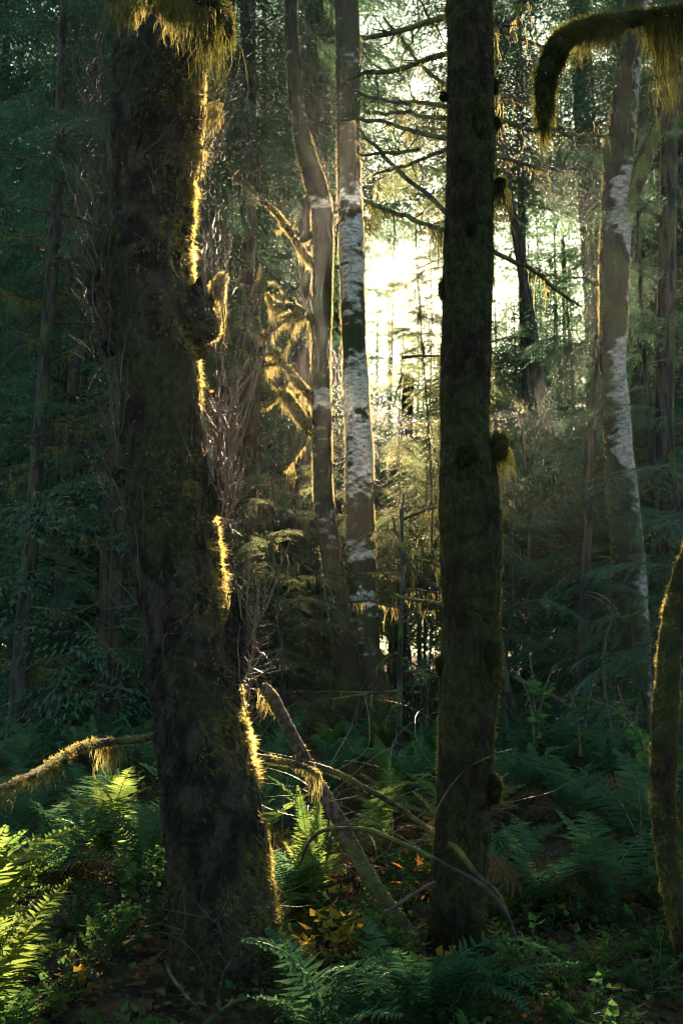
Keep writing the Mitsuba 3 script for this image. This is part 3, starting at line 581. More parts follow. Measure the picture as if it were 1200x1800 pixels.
conifer('faint hazy trunk in the middle of the bright gap', None, 11.4, 0, 10.5, 1.8, 1, COARSE, rows=[(718, 660, 20), (714, 760, 22), (710, 950, 24), (706, 1190, 28)], Y=34.0, seed=6, dead=4, keep_gap=.02)
conifer('thin bare sapling with dark side twigs between the pale alder and the straight trunk', None, 4.0, 0, 3.4, .7, 3, CEDAR, rows=[(709, 870, 4), (706, 930, 6), (707, 1000, 7), (704, 1100, 9), (702, 1240, 11)], Y=12.0, seed=7, dead=30, name='sapling', moss=60)
conifer('conifer trunk hung with olive moss between the thick trunk and the alders', None, 24, 0, 8.0, 2.3, 2, FINE, rows=[(436, -60, 26), (436, 200, 28), (437, 450, 30), (440, 700, 31), (446, 950, 33), (452, 1200, 37)], Y=18.5, seed=8, dead=22, moss=300)
conifer('moss-draped conifer along the right edge behind the white-patched alder', None, 22, 0, 2.6, 1.9, 3, FINE, rows=[(1178, -60, 26), (1176, 200, 28), (1172, 500, 30), (1165, 800, 34), (1160, 1000, 36), (1158, 1230, 42)], Y=15.0, seed=9, dead=30, moss=320)
conifer('wide dim trunk in the left background beside the thin leaning one', None, 26, 0, 10, 2.4, 2, COARSE, rows=[(150, 300, 28), (140, 600, 34), (122, 900, 38), (112, 1120, 42), (105, 1260, 50)], Y=19.0, seed=10, dead=14, moss=90)
conifer('short dark leaning stem right of the straight mossy trunk, low in the ferns', None, 2.9, 0, 2.5, .6, 2, CEDAR, rows=[(884, 1160, 12), (890, 1210, 14), (902, 1250, 16), (916, 1290, 18)], Y=12.5, seed=11, dead=3, name='sapling')
conifer('small grey trunk in the ferns left of the white-patched alder', None, 9.0, 0, 4.5, 1.4, 2, FINE, rows=[(1026, 1060, 18), (1022, 1150, 20), (1017, 1230, 22), (1012, 1310, 26)], Y=13.5, seed=12, dead=8)
zz = 8.5
g = np.random.default_rng(91); cs = []
while zz < 24:
    for _ in range(2): az = g.uniform(0, 6.28); cs.append((np.array([.63 + .0 * zz, 5.2, zz]), az, g.uniform(-.2, .15), g.normal(0, .2), g.uniform(.7, 1.1) * (1.15 - zz / 30)))
    zz += .45
dress(C, CANOPY, cs, 'crown')
# understorey hemlocks and cedars with feathery sprays
for i, (u, v, Y, H, r, zc, bl, gg, lab) in enumerate([
    (752, 1290, 13.6, 10.5, .02, 3.4, 1.3, CEDAR, 'feathery young tree with sunlit sprays filling the gap left of the straight trunk'), (486, 1270, 14.5, 6.0, .05, .6, 1.05, CEDAR, 'feathery young tree left of the crooked alder, its sprays catching the sun'),
    (716, 1285, 14.9, 9.5, .018, 3.2, 1.1, CEDAR, 'slim feathery tree with glowing sprays just right of the pale alder'), (742, 1280, 17.4, 11.5, .02, 2.6, 1.3, CEDAR, 'feathery tree blurred by the glare in the gap'),
    (758, 1280, 16.2, 12.0, .02, 2.6, 1.5, CEDAR, 'tall feathery sapling glowing in the haze beside the straight mossy trunk'), (930, 1270, 16.0, 7.4, .07, 1.0, 2.0, FINE, 'young hemlock with flat dark boughs right of the straight mossy trunk'),
    (1000, 1270, 18.0, 8.2, .08, 1.5, 2.2, FINE, 'young hemlock with layered boughs below the hazy grey trunk'), (950, 1250, 21.0, 7.0, .08, .8, 2.2, FINE, 'shaded young hemlock behind the fern bed right of the middle'),
    (330, 1250, 18.0, 8.0, .08, .8, 2.2, FINE, 'young hemlock hidden mostly behind the thick mossy trunk'), (60, 1250, 19.0, 8.0, .08, .8, 2.3, FINE, 'young hemlock in the gloom at the left edge'), (180, 1250, 21.0, 9.0, .09, 1.0, 2.3, FINE, 'young hemlock in the gloom left of the thick mossy trunk'),
    (590, 1260, 19.0, 6.0, .06, .6, 1.7, CEDAR, 'low feathery young tree between the two alder trunks'), (1100, 1250, 17.0, 8.0, .08, .8, 2.0, FINE, 'young hemlock directly behind the white-patched alder'), (1128, 1290, 11.2, 2.6, .03, .3, .9, FINE, 'low young hemlock hiding the foot of the white-patched alder'), (1215, 1280, 10.5, 7.5, .05, 1.4, 1.3, FINE, 'moss-hung young hemlock reaching in from the right edge'), (1040, 1290, 13.8, 3.4, .03, .3, 1.2, FINE, 'low young hemlock in the ferns left of the white-patched alder'), (900, 1290, 13.5, 3.8, .03, .3, 1.3, FINE, 'low young hemlock beside the straight mossy trunk on its right'),
    (1190, 1260, 17.0, 9.0, .08, .8, 2.0, FINE, 'young hemlock behind the leaning trunk at the right edge'),
    (830, 1260, 19.0, 7.0, .07, .7, 2.0, FINE, 'young hemlock hidden behind the straight mossy trunk'), (440, 1265, 17.5, 4.5, .05, .5, 1.3, CEDAR, 'low mossy young tree right beside the thick trunk'), (-30, 1260, 16.0, 7.0, .07, .8, 2.0, FINE, 'young hemlock cut off by the left edge')]):
    o = P(u, v, Y); conifer(lab, (o[0], o[1]), H, r, zc, bl, 3, gg if gg is CEDAR or Y < 17.6 else COARSE, name='young_hemlock' if gg is not CEDAR else 'young_cedar', seed=100 + i, keep_gap=.8 if gg is CEDAR else .4, spray=gg is CEDAR, dead=0)

g = np.random.default_rng(15); uh = []
for t in range(600):
    y = g.uniform(14.5, 30); x = g.uniform(-.40, .40) * y
    if len(uh) >= 28: break
    if not all((x - a) ** 2 + (y - b) ** 2 > 4.0 for a, b in uh): continue
    if corridor(x, y) and g.uniform() < .55: continue
    if in_lane(x, y) or .09 < x / y < .17: continue
    uh.append((x, y)); s_ = 'left' if x / y < -.12 else ('middle' if x / y < .1 else 'right')
    conifer({'left': 'slim understorey hemlock with drooping teal sprays in the dark left background', 'middle': 'slim understorey hemlock with drooping sprays in the middle background', 'right': 'slim understorey hemlock with drooping teal sprays in the right background'}[s_], (x, y), g.uniform(6, 15), g.uniform(.04, .09), g.uniform(.4, 1.2), g.uniform(1.5, 2.3), 3,
            COARSE, group=f'understorey hemlocks on the {s_}', name='understorey_hemlock', seed=600 + t, keep_gap=.42)
# the forest behind: rows of big conifers, thinning where the sun comes through
g = np.random.default_rng(5)
placed = []
def free(x, y, d):
    return all((x - a) ** 2 + (y - b) ** 2 > d * d for a, b in placed)
REG = lambda x, y: 'left' if x / y < -.10 else ('middle' if x / y < .13 else 'right')
LAB = {'left': 'dim conifer with drooping boughs in the dark forest on the left', 'middle': 'conifer behind the alders around the bright gap', 'right': 'conifer with drooping boughs in the forest background on the right'}
n = 0
for tries in range(4000):
    y = g.uniform(18, 50) if tries < 1500 else g.uniform(45, 90); x = g.uniform(-.42, .42) * y
    if not free(x, y, 2.5 + y * .035) or (corridor(x, y) and y < 26) or (in_lane(x, y) and y < 58): continue
    if (.155 < x / y < .28 and y > 25 and g.uniform() < .9) or (.10 < x / y <= .155 and y < 55): continue
    if n >= (66 if tries < 1500 else 112): continue
    placed.append((x, y)); n += 1
    r_ = REG(x, y); far = y > 34
    conifer(LAB[r_] if not far else LAB[r_].replace('conifer', 'distant conifer', 1), (x, y), g.uniform(25, 33) + .14 * y, g.uniform(.08, .21), g.uniform(.8, 2.5) if y < 30 else g.uniform(2.5, 5), g.uniform(2.4, 3.4) * (1.25 if y > 25 else 1), 2 if y < 25 else 3, COARSE if y < 25 else FAR,
            group=('distant ' if far else '') + f'background conifers on the {r_}', name='background_conifer', seed=200 + n, keep_gap=.16, dead=0, step=.8, lean=(g.normal(0, .01), 0))
g = np.random.default_rng(52)
for i in range(16):
    y = g.uniform(58, 96); x = y * g.uniform(.0, .20)
    if -2.3 < gap_offset((x, y, 1.5))[0] < -.05: x += 2.6
    placed.append((x, y))
    conifer('distant conifer beyond the bright gap, veiled by the light', (x, y), g.uniform(30, 44), g.uniform(.10, .16), 3.0, g.uniform(3.4, 4.4), 3, FAR, group='distant conifers beyond the gap', name='background_conifer', seed=800 + i, keep_gap=.5, step=1.0)
for i in range(14):
    y = g.uniform(40, 70); x = -y * g.uniform(.10, .44); placed.append((x, y))
    conifer('distant dim conifer on the left', (x, y), g.uniform(34, 48), g.uniform(.10, .18), 6.0, g.uniform(3.4, 4.4), 3, FAR, group='distant conifers on the left', name='background_conifer', seed=830 + i, step=1.0)
for i in range(14):
    y = g.uniform(24, 38); x = -y * g.uniform(.20, .44) if i < 9 else y * g.uniform(.29, .42); placed.append((x, y))
    conifer('tall dim conifer', (x, y), g.uniform(38, 46), g.uniform(.10, .18), 7.0, g.uniform(3.6, 4.4), 3, FAR, group='tall dim conifers', name='background_conifer', seed=860 + i, step=1.0)
for i, (x, y, lab) in enumerate([(-.75, 27, 'tall conifer behind the pale alder, its high boughs closing the top of the bright gap'), (4.0, 27.5, 'tall conifer hidden behind the straight mossy trunk, its high boughs reaching over the gap'), (-.3, 34, 'farther tall conifer left of the bright gap'), (5.3, 36, 'farther tall conifer right behind the straight mossy trunk'), (.2, 42, 'farthest tall conifer on the left flank of the bright gap'), (6.4, 44, 'farthest tall conifer on the right flank of the bright gap')]):
    conifer(lab, (x, y), 36 + i, .2, 5.0, 4.2, 4, COARSE if y < 30 else FAR, name='tall_conifer', seed=700 + i, keep_gap=.1, step=.8)
# trees closing the wood beside and behind the viewer
for i, (x, y) in enumerate([(-5.5, 1), (5.5, 0.5), (-5.6, 5), (6.4, 6), (-7.4, 9.5), (-4, -3.5), (-1.5, -4.5), (2.5, -4), (6, -3), (-6.5, -2), (-4, -7), (0.5, -6), (4.5, -5.5), (-9, -3), (9, -3), (-2, -10), (3, -11), (-7, -10), (8, -9), (-11, 4), (11, 5)]):
    conifer('tall conifer outside the picture closing the wood around the viewer', (x, y), 24 + (i * 7) % 8, .25, .4 if y < 0 else 3.0, 3.4, 3, CANOPY, group='conifers around the viewer', name='surrounding_conifer', seed=400 + i, step=1.0)

# ------------------------------------------------------------------ ferns
def frond(seed, bend, npin=34, wid=.15):
    """A sword fern frond: rachis arching in the xz plane from the origin, narrow pinnae on both sides. Length 1."""
    g = np.random.default_rng(seed)
    k = np.linspace(0, 1, 40); a = 1.25 - bend * k ** 1.2
    pts = np.zeros((40, 3)); pts[1:, 0] = np.cumsum(np.cos(a[:-1])) / 39; pts[1:, 2] = np.cumsum(np.sin(a[:-1])) / 39; pts[:, 1] = .02 * np.sin(k * 4 + seed)
    st = tube(pts[::3], np.linspace(.006, .0015, 14), 4)
    s = np.linspace(.16, .985, npin); O = np.stack([np.interp(s, k, pts[:, i]) for i in range(3)], 1); aa = np.interp(s, k, a)
    t = np.stack([np.cos(aa), 0 * aa, np.sin(aa)], 1); nrm = np.stack([-np.sin(aa), 0 * aa, np.cos(aa)], 1)
    ln = wid * np.interp(s, [.16, .3, .55, .85, 1], [.62, .95, 1, .45, .08])
    tv = np.array([[0, .35, 0], [0, -.35, 0], [.35, .5, .04], [.35, -.45, .04], [.72, .30, .02], [.72, -.28, .02], [1, .05, -.06]], float); tf = np.array([[0, 1, 3], [0, 3, 2], [2, 3, 5], [2, 5, 4], [4, 5, 6]])
    ms = []
    for q in (-1, 1):
        d = unit(t * .28 + np.array([0, q, 0.0]) + nrm * g.uniform(-.25, .12, (npin, 1)) + g.normal(0, .05, (npin, 3)))
        ms.append(leaves(tv, tf, O, d, t + nrm * g.normal(0, .25, (npin, 1)), np.stack([ln * g.uniform(.88, 1.1, npin), np.full(npin, .024), np.full(npin, .15)], 1)))
    return cat(ms), st, pts[-1]
FR = []
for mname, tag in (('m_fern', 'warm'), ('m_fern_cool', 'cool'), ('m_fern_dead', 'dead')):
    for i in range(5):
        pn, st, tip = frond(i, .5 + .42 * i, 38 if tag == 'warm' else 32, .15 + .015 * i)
        group_of(f'frond_{tag}_{i}', {'pinnae': ply(pn, mname), 'rachis': ply(st, 'm_rachis', smooth=True)}); FR.append(tip)
def frond_to(key, base, tip, i, tag, roll=0.0):
    e = FR[i]; v = np.asarray(tip) - base; L = np.linalg.norm(v); az = math.atan2(v[1], v[0])
    pe, pv = math.atan2(e[2], e[0]), math.atan2(v[2], math.hypot(v[0], v[1])); s = L / np.linalg.norm(e); b = pv - pe
    ca, sa, cb, sb = math.cos(az), math.sin(az), math.cos(b), math.sin(b)
    Rz = np.array([[ca, -sa, 0], [sa, ca, 0], [0, 0, 1]]); Ry = np.array([[cb, 0, -sb], [0, 1, 0], [sb, 0, cb]])
    w = v / L; K = np.array([[0, -w[2], w[1]], [w[2], 0, -w[0]], [-w[1], w[0], 0]]); Rr = np.eye(3) + math.sin(roll) * K + (1 - math.cos(roll)) * K @ K
    M = np.eye(4); M[:3, :3] = Rr @ Rz @ Ry * s; M[:3, 3] = base
    inst(fresh(key + '__frond'), f'frond_{tag}_{i}', M)
def fern(label, base, tips=(), n=10, size=.7, tag='cool', group=None, seed=0, az=(0, 2 * math.pi)):
    key = thing('sword_fern', label, 'fern', group)
    if group: POS[key] = (base[0], base[1], .3)
    g = np.random.default_rng(seed + 300)
    base = np.asarray(base, float); base[2] = float(ground_z(base[0], base[1])) + .03
    for (u, v, Y, i) in tips: frond_to(key, base, P(u, v, Y), i, tag, g.normal(0, .2))
    for j in range(n):
        a = az[0] + (az[1] - az[0]) * (j + g.uniform(-.35, .35)) / max(n, 1); i = int(g.integers(0, 5)); L = size * g.uniform(.7, 1.2)
        dead = g.uniform() < .13 and base[1] > 5; el = math.radians(g.uniform(2, 22) if dead else g.uniform(18, 70)); i = 4 if dead else i
        frond_to(key, base, base + L * np.array([math.cos(a) * math.cos(el), math.sin(a) * math.cos(el), math.sin(el)]), i, 'dead' if dead else tag, g.normal(0, .6 if dead else .2))
    return key
def gp(u, Y): q = P(u, 1400, Y); return np.array([q[0], Y, 0.0])
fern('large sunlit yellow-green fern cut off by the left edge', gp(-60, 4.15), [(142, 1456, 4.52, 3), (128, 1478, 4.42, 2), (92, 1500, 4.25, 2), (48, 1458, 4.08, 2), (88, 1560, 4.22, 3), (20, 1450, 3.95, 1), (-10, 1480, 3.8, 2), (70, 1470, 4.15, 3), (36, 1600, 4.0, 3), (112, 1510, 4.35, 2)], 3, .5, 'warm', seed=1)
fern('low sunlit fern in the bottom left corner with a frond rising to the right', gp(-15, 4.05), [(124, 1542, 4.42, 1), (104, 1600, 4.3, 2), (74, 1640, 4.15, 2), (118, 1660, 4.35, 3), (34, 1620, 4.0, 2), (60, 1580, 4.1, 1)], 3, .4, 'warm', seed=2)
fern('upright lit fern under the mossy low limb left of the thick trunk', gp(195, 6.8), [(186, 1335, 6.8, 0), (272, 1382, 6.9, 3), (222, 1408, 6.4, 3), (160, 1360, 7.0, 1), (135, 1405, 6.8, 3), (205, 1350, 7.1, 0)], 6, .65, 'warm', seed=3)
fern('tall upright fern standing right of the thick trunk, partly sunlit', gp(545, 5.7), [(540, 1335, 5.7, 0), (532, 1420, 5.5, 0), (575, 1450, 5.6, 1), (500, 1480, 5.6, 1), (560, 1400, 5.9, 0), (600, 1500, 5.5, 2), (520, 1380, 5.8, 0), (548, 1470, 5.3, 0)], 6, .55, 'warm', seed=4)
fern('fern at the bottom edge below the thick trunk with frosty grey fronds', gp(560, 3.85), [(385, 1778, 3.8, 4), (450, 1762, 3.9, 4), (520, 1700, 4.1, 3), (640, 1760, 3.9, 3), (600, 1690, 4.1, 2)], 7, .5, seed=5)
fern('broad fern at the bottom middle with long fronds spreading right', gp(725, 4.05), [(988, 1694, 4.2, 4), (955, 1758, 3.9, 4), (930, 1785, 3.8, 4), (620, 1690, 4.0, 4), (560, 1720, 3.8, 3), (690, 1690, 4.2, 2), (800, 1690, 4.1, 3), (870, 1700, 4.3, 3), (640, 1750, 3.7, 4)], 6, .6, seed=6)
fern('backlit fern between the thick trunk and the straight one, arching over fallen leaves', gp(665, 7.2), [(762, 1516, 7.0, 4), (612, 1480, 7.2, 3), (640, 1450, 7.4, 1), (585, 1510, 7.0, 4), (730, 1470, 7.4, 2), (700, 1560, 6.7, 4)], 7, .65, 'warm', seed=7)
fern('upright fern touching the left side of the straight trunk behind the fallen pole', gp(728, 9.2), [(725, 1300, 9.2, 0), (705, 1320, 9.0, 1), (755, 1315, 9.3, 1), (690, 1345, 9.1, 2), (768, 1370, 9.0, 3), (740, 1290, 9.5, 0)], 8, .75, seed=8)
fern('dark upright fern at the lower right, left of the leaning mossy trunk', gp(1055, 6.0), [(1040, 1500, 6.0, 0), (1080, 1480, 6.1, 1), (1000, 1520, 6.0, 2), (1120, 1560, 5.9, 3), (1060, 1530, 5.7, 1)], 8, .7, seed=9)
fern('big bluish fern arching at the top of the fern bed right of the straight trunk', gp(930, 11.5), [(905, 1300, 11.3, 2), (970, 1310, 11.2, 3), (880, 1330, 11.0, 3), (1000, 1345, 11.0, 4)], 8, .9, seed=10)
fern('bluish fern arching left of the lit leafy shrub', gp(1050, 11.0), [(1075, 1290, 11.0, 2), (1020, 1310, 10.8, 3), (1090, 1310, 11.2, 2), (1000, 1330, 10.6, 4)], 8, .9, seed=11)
fern('fern right beside the foot of the leaning trunk at the right edge', gp(1130, 7.5), [], 11, .8, seed=12)
g = np.random.default_rng(77); nf = 0
for t in range(900):
    y = g.uniform(5.6, 17.0); x = g.uniform(-.38, .38) * y
    u = U0 + x / y * FPX
    if nf >= 140 or not all((x - a) ** 2 + (y - b) ** 2 > .25 for a, b in placed): continue
    if y < 8.5 and 560 < u < 780: continue
    if y < 6.5 and u < 880 and g.uniform() < .6: continue
    if 250 < u < 470 and y < 6: continue
    placed.append((x, y)); nf += 1
    s = 'left' if u < 280 else ('middle' if u < 860 else 'right')
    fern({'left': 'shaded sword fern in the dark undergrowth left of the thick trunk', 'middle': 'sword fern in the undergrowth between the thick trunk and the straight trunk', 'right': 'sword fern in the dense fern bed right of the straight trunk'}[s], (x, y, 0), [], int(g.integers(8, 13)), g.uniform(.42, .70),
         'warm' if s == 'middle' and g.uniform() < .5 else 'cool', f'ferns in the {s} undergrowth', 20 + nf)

# ------------------------------------------------------------------ low leafy plants
def plant_proto(gid, seed, m, nst, h, ls, per):
    g = np.random.default_rng(seed); st, O, A, B, S = [], [], [], [], []
    for i in range(nst):
        az, el = g.uniform(0, 2 * np.pi), g.uniform(.6, 1.4); d = np.array([math.cos(az) * math.cos(el), math.sin(az) * math.cos(el), math.sin(el)]); l = h * g.uniform(.5, 1.1)
        k = np.linspace(0, 1, 6); q = d * (k * l)[:, None] + np.array([0, 0, -.25 * l]) * (k ** 2)[:, None] + np.cumsum(g.normal(0, .012, (6, 3)), 0)
        st.append(tube(q, np.linspace(.0035, .0012, 6), 4))
        s = np.linspace(.25, 1, per); o = np.stack([np.interp(s, k, q[:, j]) for j in range(3)], 1); sd = np.cross(d, [0, 0, 1.0]); sd = sd / (np.linalg.norm(sd) + 1e-9)
        sg = np.where(np.arange(per) % 2, 1, -1)[:, None]
        O.append(o); A.append(sg * sd + d * .5 + g.normal(0, .3, (per, 3)) + np.array([0, 0, -.1])); B.append(np.cross(A[-1], [0, 0, 1.0]) + g.normal(0, .2, (per, 3))); z = ls * g.uniform(.6, 1.2, per); S.append(np.stack([z, z, z], 1))
    group_of(gid, {'leaf': ply(leaves(*LEAF4, np.vstack(O), np.vstack(A), np.vstack(B), np.vstack(S)), m, smooth=True), 'stem': ply(cat(st), 'm_twig', smooth=True)})
PL = []
for i in range(4): plant_proto(f'plant_{i}', 500 + i, 'm_leaf', 12 + i, .34, .042, 12); PL.append(f'plant_{i}')
plant_proto('plant_4', 510, 'm_leaf_yellow', 6, .33, .055, 8)
nf = 0
for t in range(2500):
    y = g.uniform(3.6, 15.0) if t % 2 else g.uniform(3.6, 7.5); x = g.uniform(-.40, .40) * y; u = U0 + x / y * FPX
    if nf >= 280: break
    if 300 < u < 470 and y < 5.2: continue
    if abs(x - P(812, 1600, 5.2)[0]) < .28 and abs(y - 5.2) < .3: continue
    nf += 1; s = 'left' if u < 300 else ('middle' if u < 860 else 'right'); gid = PL[int(g.integers(4))] if g.uniform() > (.06 if s != 'middle' else .2) else 'plant_4'
    key = thing('low_shrub', {'left': 'low leafy evergreen plant on the forest floor left of the thick trunk', 'middle': 'low leafy plant on the forest floor between the two nearest trunks', 'right': 'low leafy plant on the forest floor right of the straight trunk'}[s], 'plant', f'low plants on the {s} floor'); POS[key] = (x, y, .1)
    a, sc = g.uniform(0, 6.28), g.uniform(.6, 1.3); M = np.eye(4); M[:3, :3] = np.array([[math.cos(a), -math.sin(a), 0], [math.sin(a), math.cos(a), 0], [0, 0, 1]]) * sc; M[:3, 3] = (x, y, float(ground_z(x, y)))
    inst(key + '__foliage', gid, M)
# the lit leafy shrub by the right alder, leaf by leaf
def leafy_shrub(label, stems, seed, ls, m, per):
    key = thing('leafy_shrub', label, 'shrub'); g = np.random.default_rng(seed)
    for rows, Y in stems:
        pts, rad = px_line(rows, Y); pts, rad = resample(pts, rad, .08); part(key, 'stem', tube(pts, rad, 5), 'm_twig')
        for j in range(per):
            o = pts[int(g.integers(len(pts) // 4, len(pts)))] + g.normal(0, .03, 3); a = unit(np.array([g.normal(0, 1), g.normal(0, .8), g.uniform(-.5, .3)])); s = ls * g.uniform(.6, 1.25)
            part(key, 'leaf', leaves(*LEAF, o[None], a[None], (np.cross(a, [0, 0, 1.0]) + g.normal(0, .35, 3))[None], np.array([[s, s, s]])), m)
leafy_shrub('shrub with broad bright green leaves beside the foot of the white-patched alder', [([(1040, 1230, 3), (1075, 1245, 4), (1105, 1270, 6), (1130, 1310, 8), (1145, 1360, 8)], 9.0), ([(1085, 1205, 3), (1095, 1240, 4), (1115, 1280, 6), (1140, 1350, 7)], 9.1), ([(1120, 1240, 3), (1118, 1270, 4), (1132, 1320, 6), (1142, 1370, 7)], 8.9)], 3, .10, 'm_leaf_bright', 34)
leafy_shrub('tall shrub with pale leaves right of the straight mossy trunk, behind the fern bed', [([(905, 1180, 3), (925, 1215, 4), (935, 1260, 6), (940, 1330, 8)], 11.2), ([(975, 1170, 3), (958, 1210, 4), (948, 1260, 6), (945, 1330, 7)], 11.3), ([(930, 1150, 3), (938, 1210, 4), (942, 1330, 7)], 11.4)], 13, .105, 'm_leaf_bright', 32)
leafy_shrub('thin leafy shrub between the fern bed and the white-patched alder', [([(1000, 1215, 3), (1012, 1250, 4), (1020, 1330, 7)], 10.6), ([(1050, 1180, 3), (1035, 1235, 4), (1024, 1330, 7)], 10.7)], 14, .10, 'm_leaf', 34)
leafy_shrub('low shrub with broad leaves in front of the leaning mossy trunk at the right', [([(1120, 1390, 3), (1125, 1430, 4), (1130, 1500, 7)], 6.6), ([(1085, 1405, 3), (1105, 1440, 4), (1128, 1500, 6)], 6.7)], 15, .075, 'm_leaf', 22)
leafy_shrub('arching sprig of pointed green leaves left of the thick mossy trunk', [([(196, 1486, 3), (215, 1496, 3), (228, 1520, 4), (236, 1560, 5)], 5.0)], 5, .075, 'm_leaf', 14)
leafy_shrub('bare twiggy shrub with a few leaves right of the fallen pole', [([(595, 1395, 3), (580, 1420, 4), (575, 1480, 5), (570, 1560, 6)], 5.9), ([(600, 1410, 3), (590, 1440, 4), (575, 1500, 5)], 5.85)], 6, .06, 'm_leaf', 7)
leafy_shrub('tangle of pale leafy twigs in front of the dark trunk of the white-patched alder', [([(1060, 1050, 4), (1075, 1085, 4), (1065, 1120, 5), (1060, 1180, 6), (1075, 1290, 8)], 12.0), ([(1130, 1070, 3), (1085, 1085, 4), (1060, 1060, 4), (1030, 1045, 3)], 12.0)], 7, .10, 'm_leaf', 6)

# ------------------------------------------------------------------ fallen wood
def wood(label, rows, Ys, m, seed, name='fallen_branch', moss=0, side=None):
    key = thing(name, label, 'branch'); pts = np.array([P(u, v, Y) for (u, v, w), Y in zip(rows, Ys)]); rad = np.array([w / 2 * depth(p) / FPX for p, (u, v, w) in zip(pts, rows)])
    tr = tube(pts, rad, 12, .04, .10, (14, 14, 14), seed, .05); part(key, 'stem', tr, m)
    if moss:
        p, n = sample(tr, moss, seed, lambda p, n: meshkit.fbm(p * 6, 2, 3) > .45); part(key, 'moss', fuzz(p, n, .02, .004, seed, .4), 'm_moss', smooth=False, kind='stuff')
    return key
k = wood('leaning fallen pole running from the thick trunk down to the lower middle', [(462, 1205, 16), (478, 1225, 22), (500, 1270, 24), (530, 1325, 24), (562, 1385, 25), (600, 1450, 26), (625, 1500, 27), (665, 1570, 29), (700, 1620, 30), (735, 1665, 30), (752, 1700, 24)], [5.6, 5.6, 5.55, 5.5, 5.5, 5.45, 5.4, 5.3, 5.25, 5.2, 5.2], 'm_pole_bark', 1, 'fallen_pole', moss=1500)
p = np.array([P(470 + x, 1210, 5.58) for x in g.normal(0, 6, 90)]); part(k, 'hanging_moss', strands(p, g.uniform(.03, .17, 90), .004, .06, 4, 8), 'm_hanging', smooth=False, kind='stuff')
wood('thin mossy fallen branch sloping down right behind the fallen pole', [(520, 1335, 9), (580, 1355, 10), (640, 1385, 9), (700, 1420, 9), (750, 1455, 9), (800, 1490, 9), (840, 1540, 9), (880, 1580, 8), (900, 1660, 7)], [5.9, 5.9, 5.85, 5.8, 5.7, 5.0, 4.8, 4.8, 4.8], 'm_branch_bark', 2, moss=2500)
wood('pale bare bent branch arching in front of the straight trunk', [(528, 1520, 4), (545, 1478, 6), (580, 1458, 7), (640, 1458, 7), (700, 1480, 7), (760, 1508, 7), (800, 1530, 7), (830, 1545, 8), (870, 1580, 8), (900, 1630, 7), (914, 1690, 6)], [5.2, 5.2, 5.1, 5.0, 4.9, 4.8, 4.75, 4.7, 4.7, 4.7, 4.7], 'm_branch_bark', 3)
wood('pale thin twig standing on the forest floor before the thick trunk', [(432, 1636, 4), (412, 1680, 4), (392, 1715, 5), (384, 1765, 5)], [4.2, 4.2, 4.2, 4.2], 'm_pole_bark', 4, 'twig')
wood('dark curved twig lying at the bottom left of the thick trunk', [(290, 1690, 4), (310, 1730, 6), (340, 1765, 6), (360, 1790, 6)], [4.1, 4.1, 4.0, 4.0], 'm_pole_bark', 5, 'twig')
wood('dark stick crossing in front of the fallen pole', [(765, 1550, 6), (700, 1590, 8), (660, 1620, 9), (620, 1660, 10)], [5.0, 5.0, 5.0, 5.0], 'm_twig', 6, 'twig')
wood('pale forked twig curving across the foot of the straight trunk', [(765, 1430, 3), (790, 1385, 3), (830, 1345, 3), (875, 1325, 4), (900, 1318, 3)], [4.8, 4.8, 4.8, 4.9, 5.0], 'm_branch_bark', 7, 'twig')
wood('pale broken branch lying in the shade right of the straight trunk', [(905, 1190, 8), (940, 1210, 9), (985, 1232, 9), (1012, 1252, 8)], [12.0, 11.9, 11.8, 11.8], 'm_pole_bark', 8)
wood('thin arching twig crossing before the tall right alder', [(1050, 1110, 4), (1062, 1090, 5), (1088, 1082, 5), (1060, 1050, 5), (1030, 1040, 4)], [11.5, 11.5, 11.5, 11.6, 11.6], 'm_pole_bark', 9, 'twig')
g2 = np.random.default_rng(31)
for i in range(46):
    u, v = g2.uniform(430, 900), g2.uniform(1330, 1600); Y = g2.uniform(5.3, 7.5); a = g2.uniform(-2.6, -.4); l = g2.uniform(60, 190); c = g2.normal(0, 35)
    wood('fine bare twig in the tangle between the thick trunk and the straight trunk', [(u, v, 1.7), (u + l * .5 * math.cos(a) + c, v + l * .5 * math.sin(a) + abs(c) * .3, 1.4), (u + l * math.cos(a), v + l * math.sin(a) + 20, .8)], [Y, Y + g2.normal(0, .1), Y + g2.normal(0, .2)], 'm_red_twig', 40 + i, 'twig')
    k_ = LAST[0]; labels[k_]['group'] = 'fine twigs of the tangle'; POS[k_] = tuple(P(u, v, Y))

# ------------------------------------------------------------------ fallen leaves and litter
def flat_leaves(n, seed, box, tpl, smin, smax, lift=.03):
    g = np.random.default_rng(seed); y = g.uniform(box[2], box[3], n); x = g.uniform(box[0], box[1], n) * y
    o = np.stack([x, y, ground_z(x, y) + g.uniform(.0, lift, n)], 1); a = g.normal(0, 1, (n, 3)); a[:, 2] *= .35; b = np.cross(np.array([[0, 0, 1.0]]), a) + g.normal(0, .35, (n, 3)); s = g.uniform(smin, smax, n)
    return leaves(*tpl, o, a, b, np.stack([s, s, s * 1.5], 1))
def stuff(name, mesh, m, label, cat_):
    scene[name] = ply(mesh, m, smooth=False); labels[name] = {'label': label, 'category': cat_, 'kind': 'stuff'}
stuff('leaf_litter', flat_leaves(16000, 1, (-.42, .42, 3.4, 14), LEAF4, .03, .075, .05), 'm_leaf_brown', 'brown fallen leaves covering the forest floor', 'litter')
stuff('ground_cover', flat_leaves(9000, 2, (-.42, .42, 3.4, 13), LEAF4, .02, .05, .16), 'm_leaf', 'small green leaves of ground cover among the litter', 'ground cover')
g3 = np.random.default_rng(13)
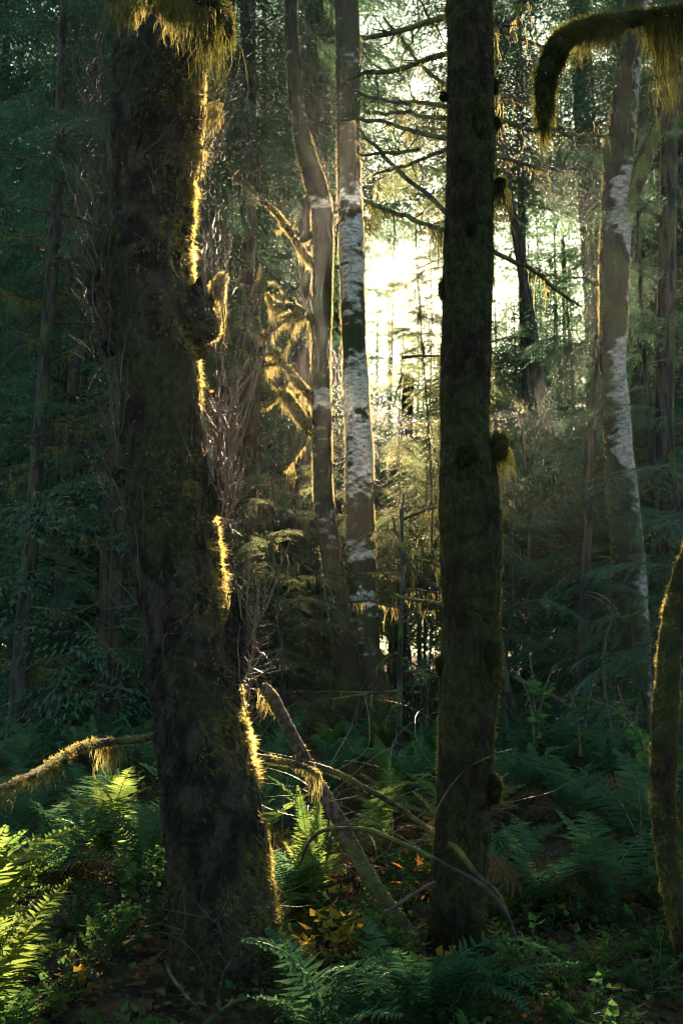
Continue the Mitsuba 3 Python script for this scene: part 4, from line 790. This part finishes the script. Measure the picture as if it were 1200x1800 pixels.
for i in range(60):
    u, v = (g3.normal(650, 55), g3.normal(1560, 32)) if i < 40 else (g3.uniform(860, 1150), g3.uniform(1500, 1640))
    o = on_ground(u, v); s = g3.uniform(.07, .13); a = g3.normal(0, 1, 3); a[2] *= .5; o[2] += g3.uniform(.02, .14)
    key = fresh('fallen_leaf'); scene[key] = ply(leaves(*MAPLE, o[None], a[None], (np.cross([0, 0, 1.0], a) + g3.normal(0, .6, 3))[None], np.array([[s, s, s]])), 'm_leaf_orange' if i < 40 else ['m_leaf_yellow', 'm_leaf_brown'][i % 2])
    POS[key] = tuple(o); labels[key] = {'label': 'glowing orange maple leaf fallen beside the fallen pole' if i < 40 else 'dull fallen maple leaf on the shaded floor at the lower right', 'category': 'leaf', 'group': 'orange leaves by the fallen pole' if i < 40 else 'dull leaves at the lower right'}

# ------------------------------------------------------------------ labels that say which one, by what each thing stands beside
MARK = [('the thin leaning trunk', 62, 14.0), ('the wide dim trunk', 128, 19.0), ('the grey fluted trunk', 540, 21.0), ('the hazy grey trunk', 1042, 26.0), ('the bright gap', 715, 34.0), ('the sunlit yellow-green fern', 50, 4.1), ('the upright lit fern', 195, 6.8), ('the dark upright fern', 1055, 6.0), ('the broad bottom fern', 725, 4.0), ('the lit leafy shrub', 1110, 9.0),
        ('the left edge of the photo', 0, 4.5), ('the thick mossy trunk', 365, 4.7), ('the fallen pole', 590, 5.5), ('the pale alder', 655, 15.3), ('the straight mossy trunk', 812, 5.2), ('the white-patched alder', 1112, 13.0), ('the leaning right trunk', 1175, 4.9)]
WHAT = {'sword_fern': 'sword fern', 'low_shrub': 'low leafy plant', 'twig': 'fine bare twig', 'fallen_leaf': 'fallen maple leaf', 'background_conifer': 'tall conifer', 'understorey_hemlock': 'slim understorey hemlock'}
ORD = ['leftmost', 'second from left', 'third from left', 'fourth from left', 'fifth from left', 'sixth from left', 'seventh from left', 'eighth from left', 'ninth from left', 'tenth from left', 'eleventh from left', 'twelfth from left', 'thirteenth from left', 'fourteenth from left'] + [f'{k}th from left' for k in range(15, 31)]
rows = {}
for key, (x, y, z) in POS.items():
    if key.rstrip('0123456789_') not in WHAT: continue
    d = depth((x, y, z)); u = U0 + x / d * FPX
    m = min(MARK, key=lambda q: abs(u - q[1]) / 100 + abs(math.log(y / q[2])) * 1.2)
    side = 'right of' if u >= m[1] else 'left of'
    if m[1] == 0: side = 'near'
    far = 'closer to the viewer' if y < m[2] * .92 else ('level with it' if y < m[2] * 1.12 else ('just behind it' if y < m[2] * 1.7 else ('well behind it' if y < m[2] * 3 else 'far behind it')))
    base = key.rstrip('0123456789_'); w = WHAT[base]
    if base == 'fallen_leaf': w = ('orange ' if 'orange' in labels[key]['label'] else 'dull ') + w
    rows.setdefault((w, f'{w} {side} {m[0]}, {far}'), []).append((u, key))
for (w, text), members in rows.items():
    members.sort()
    for i, (u, key) in enumerate(members):
        if len(members) == 1: labels[key]['label'] = text
        elif len(members) <= 30 and len(text.split()) <= 13: labels[key]['label'] = f'{text}, {ORD[i]}'
        else: labels[key]['label'] = text; labels[key]['group'] = text
for key in list(scene):                                                   # sprays, pinnae and small leaves: too fine to pick apart singly
    if scene[key].get('type') == 'instance':
        top = key.rsplit('__', 1)[0] if key.rsplit('__', 1)[1].isdigit() else key
        for c in scene[scene[key]['g']['id']]:
            if c in ('needles', 'twigs', 'pinnae', 'leaf', 'stem'): labels.setdefault(f'{top}__{c}', {'kind': 'stuff'})

# ------------------------------------------------------------------ the misty air
scene['haze'] = {'type': 'cube', 'to_world': T4().translate([0, 30, 18]).scale([140, 130, 21]), 'bsdf': {'type': 'null'}, 'interior': {'type': 'ref', 'id': 'forest_air'}}
labels['haze'] = {'label': 'thin sunlit morning mist between the trees', 'category': 'mist', 'kind': 'stuff'}
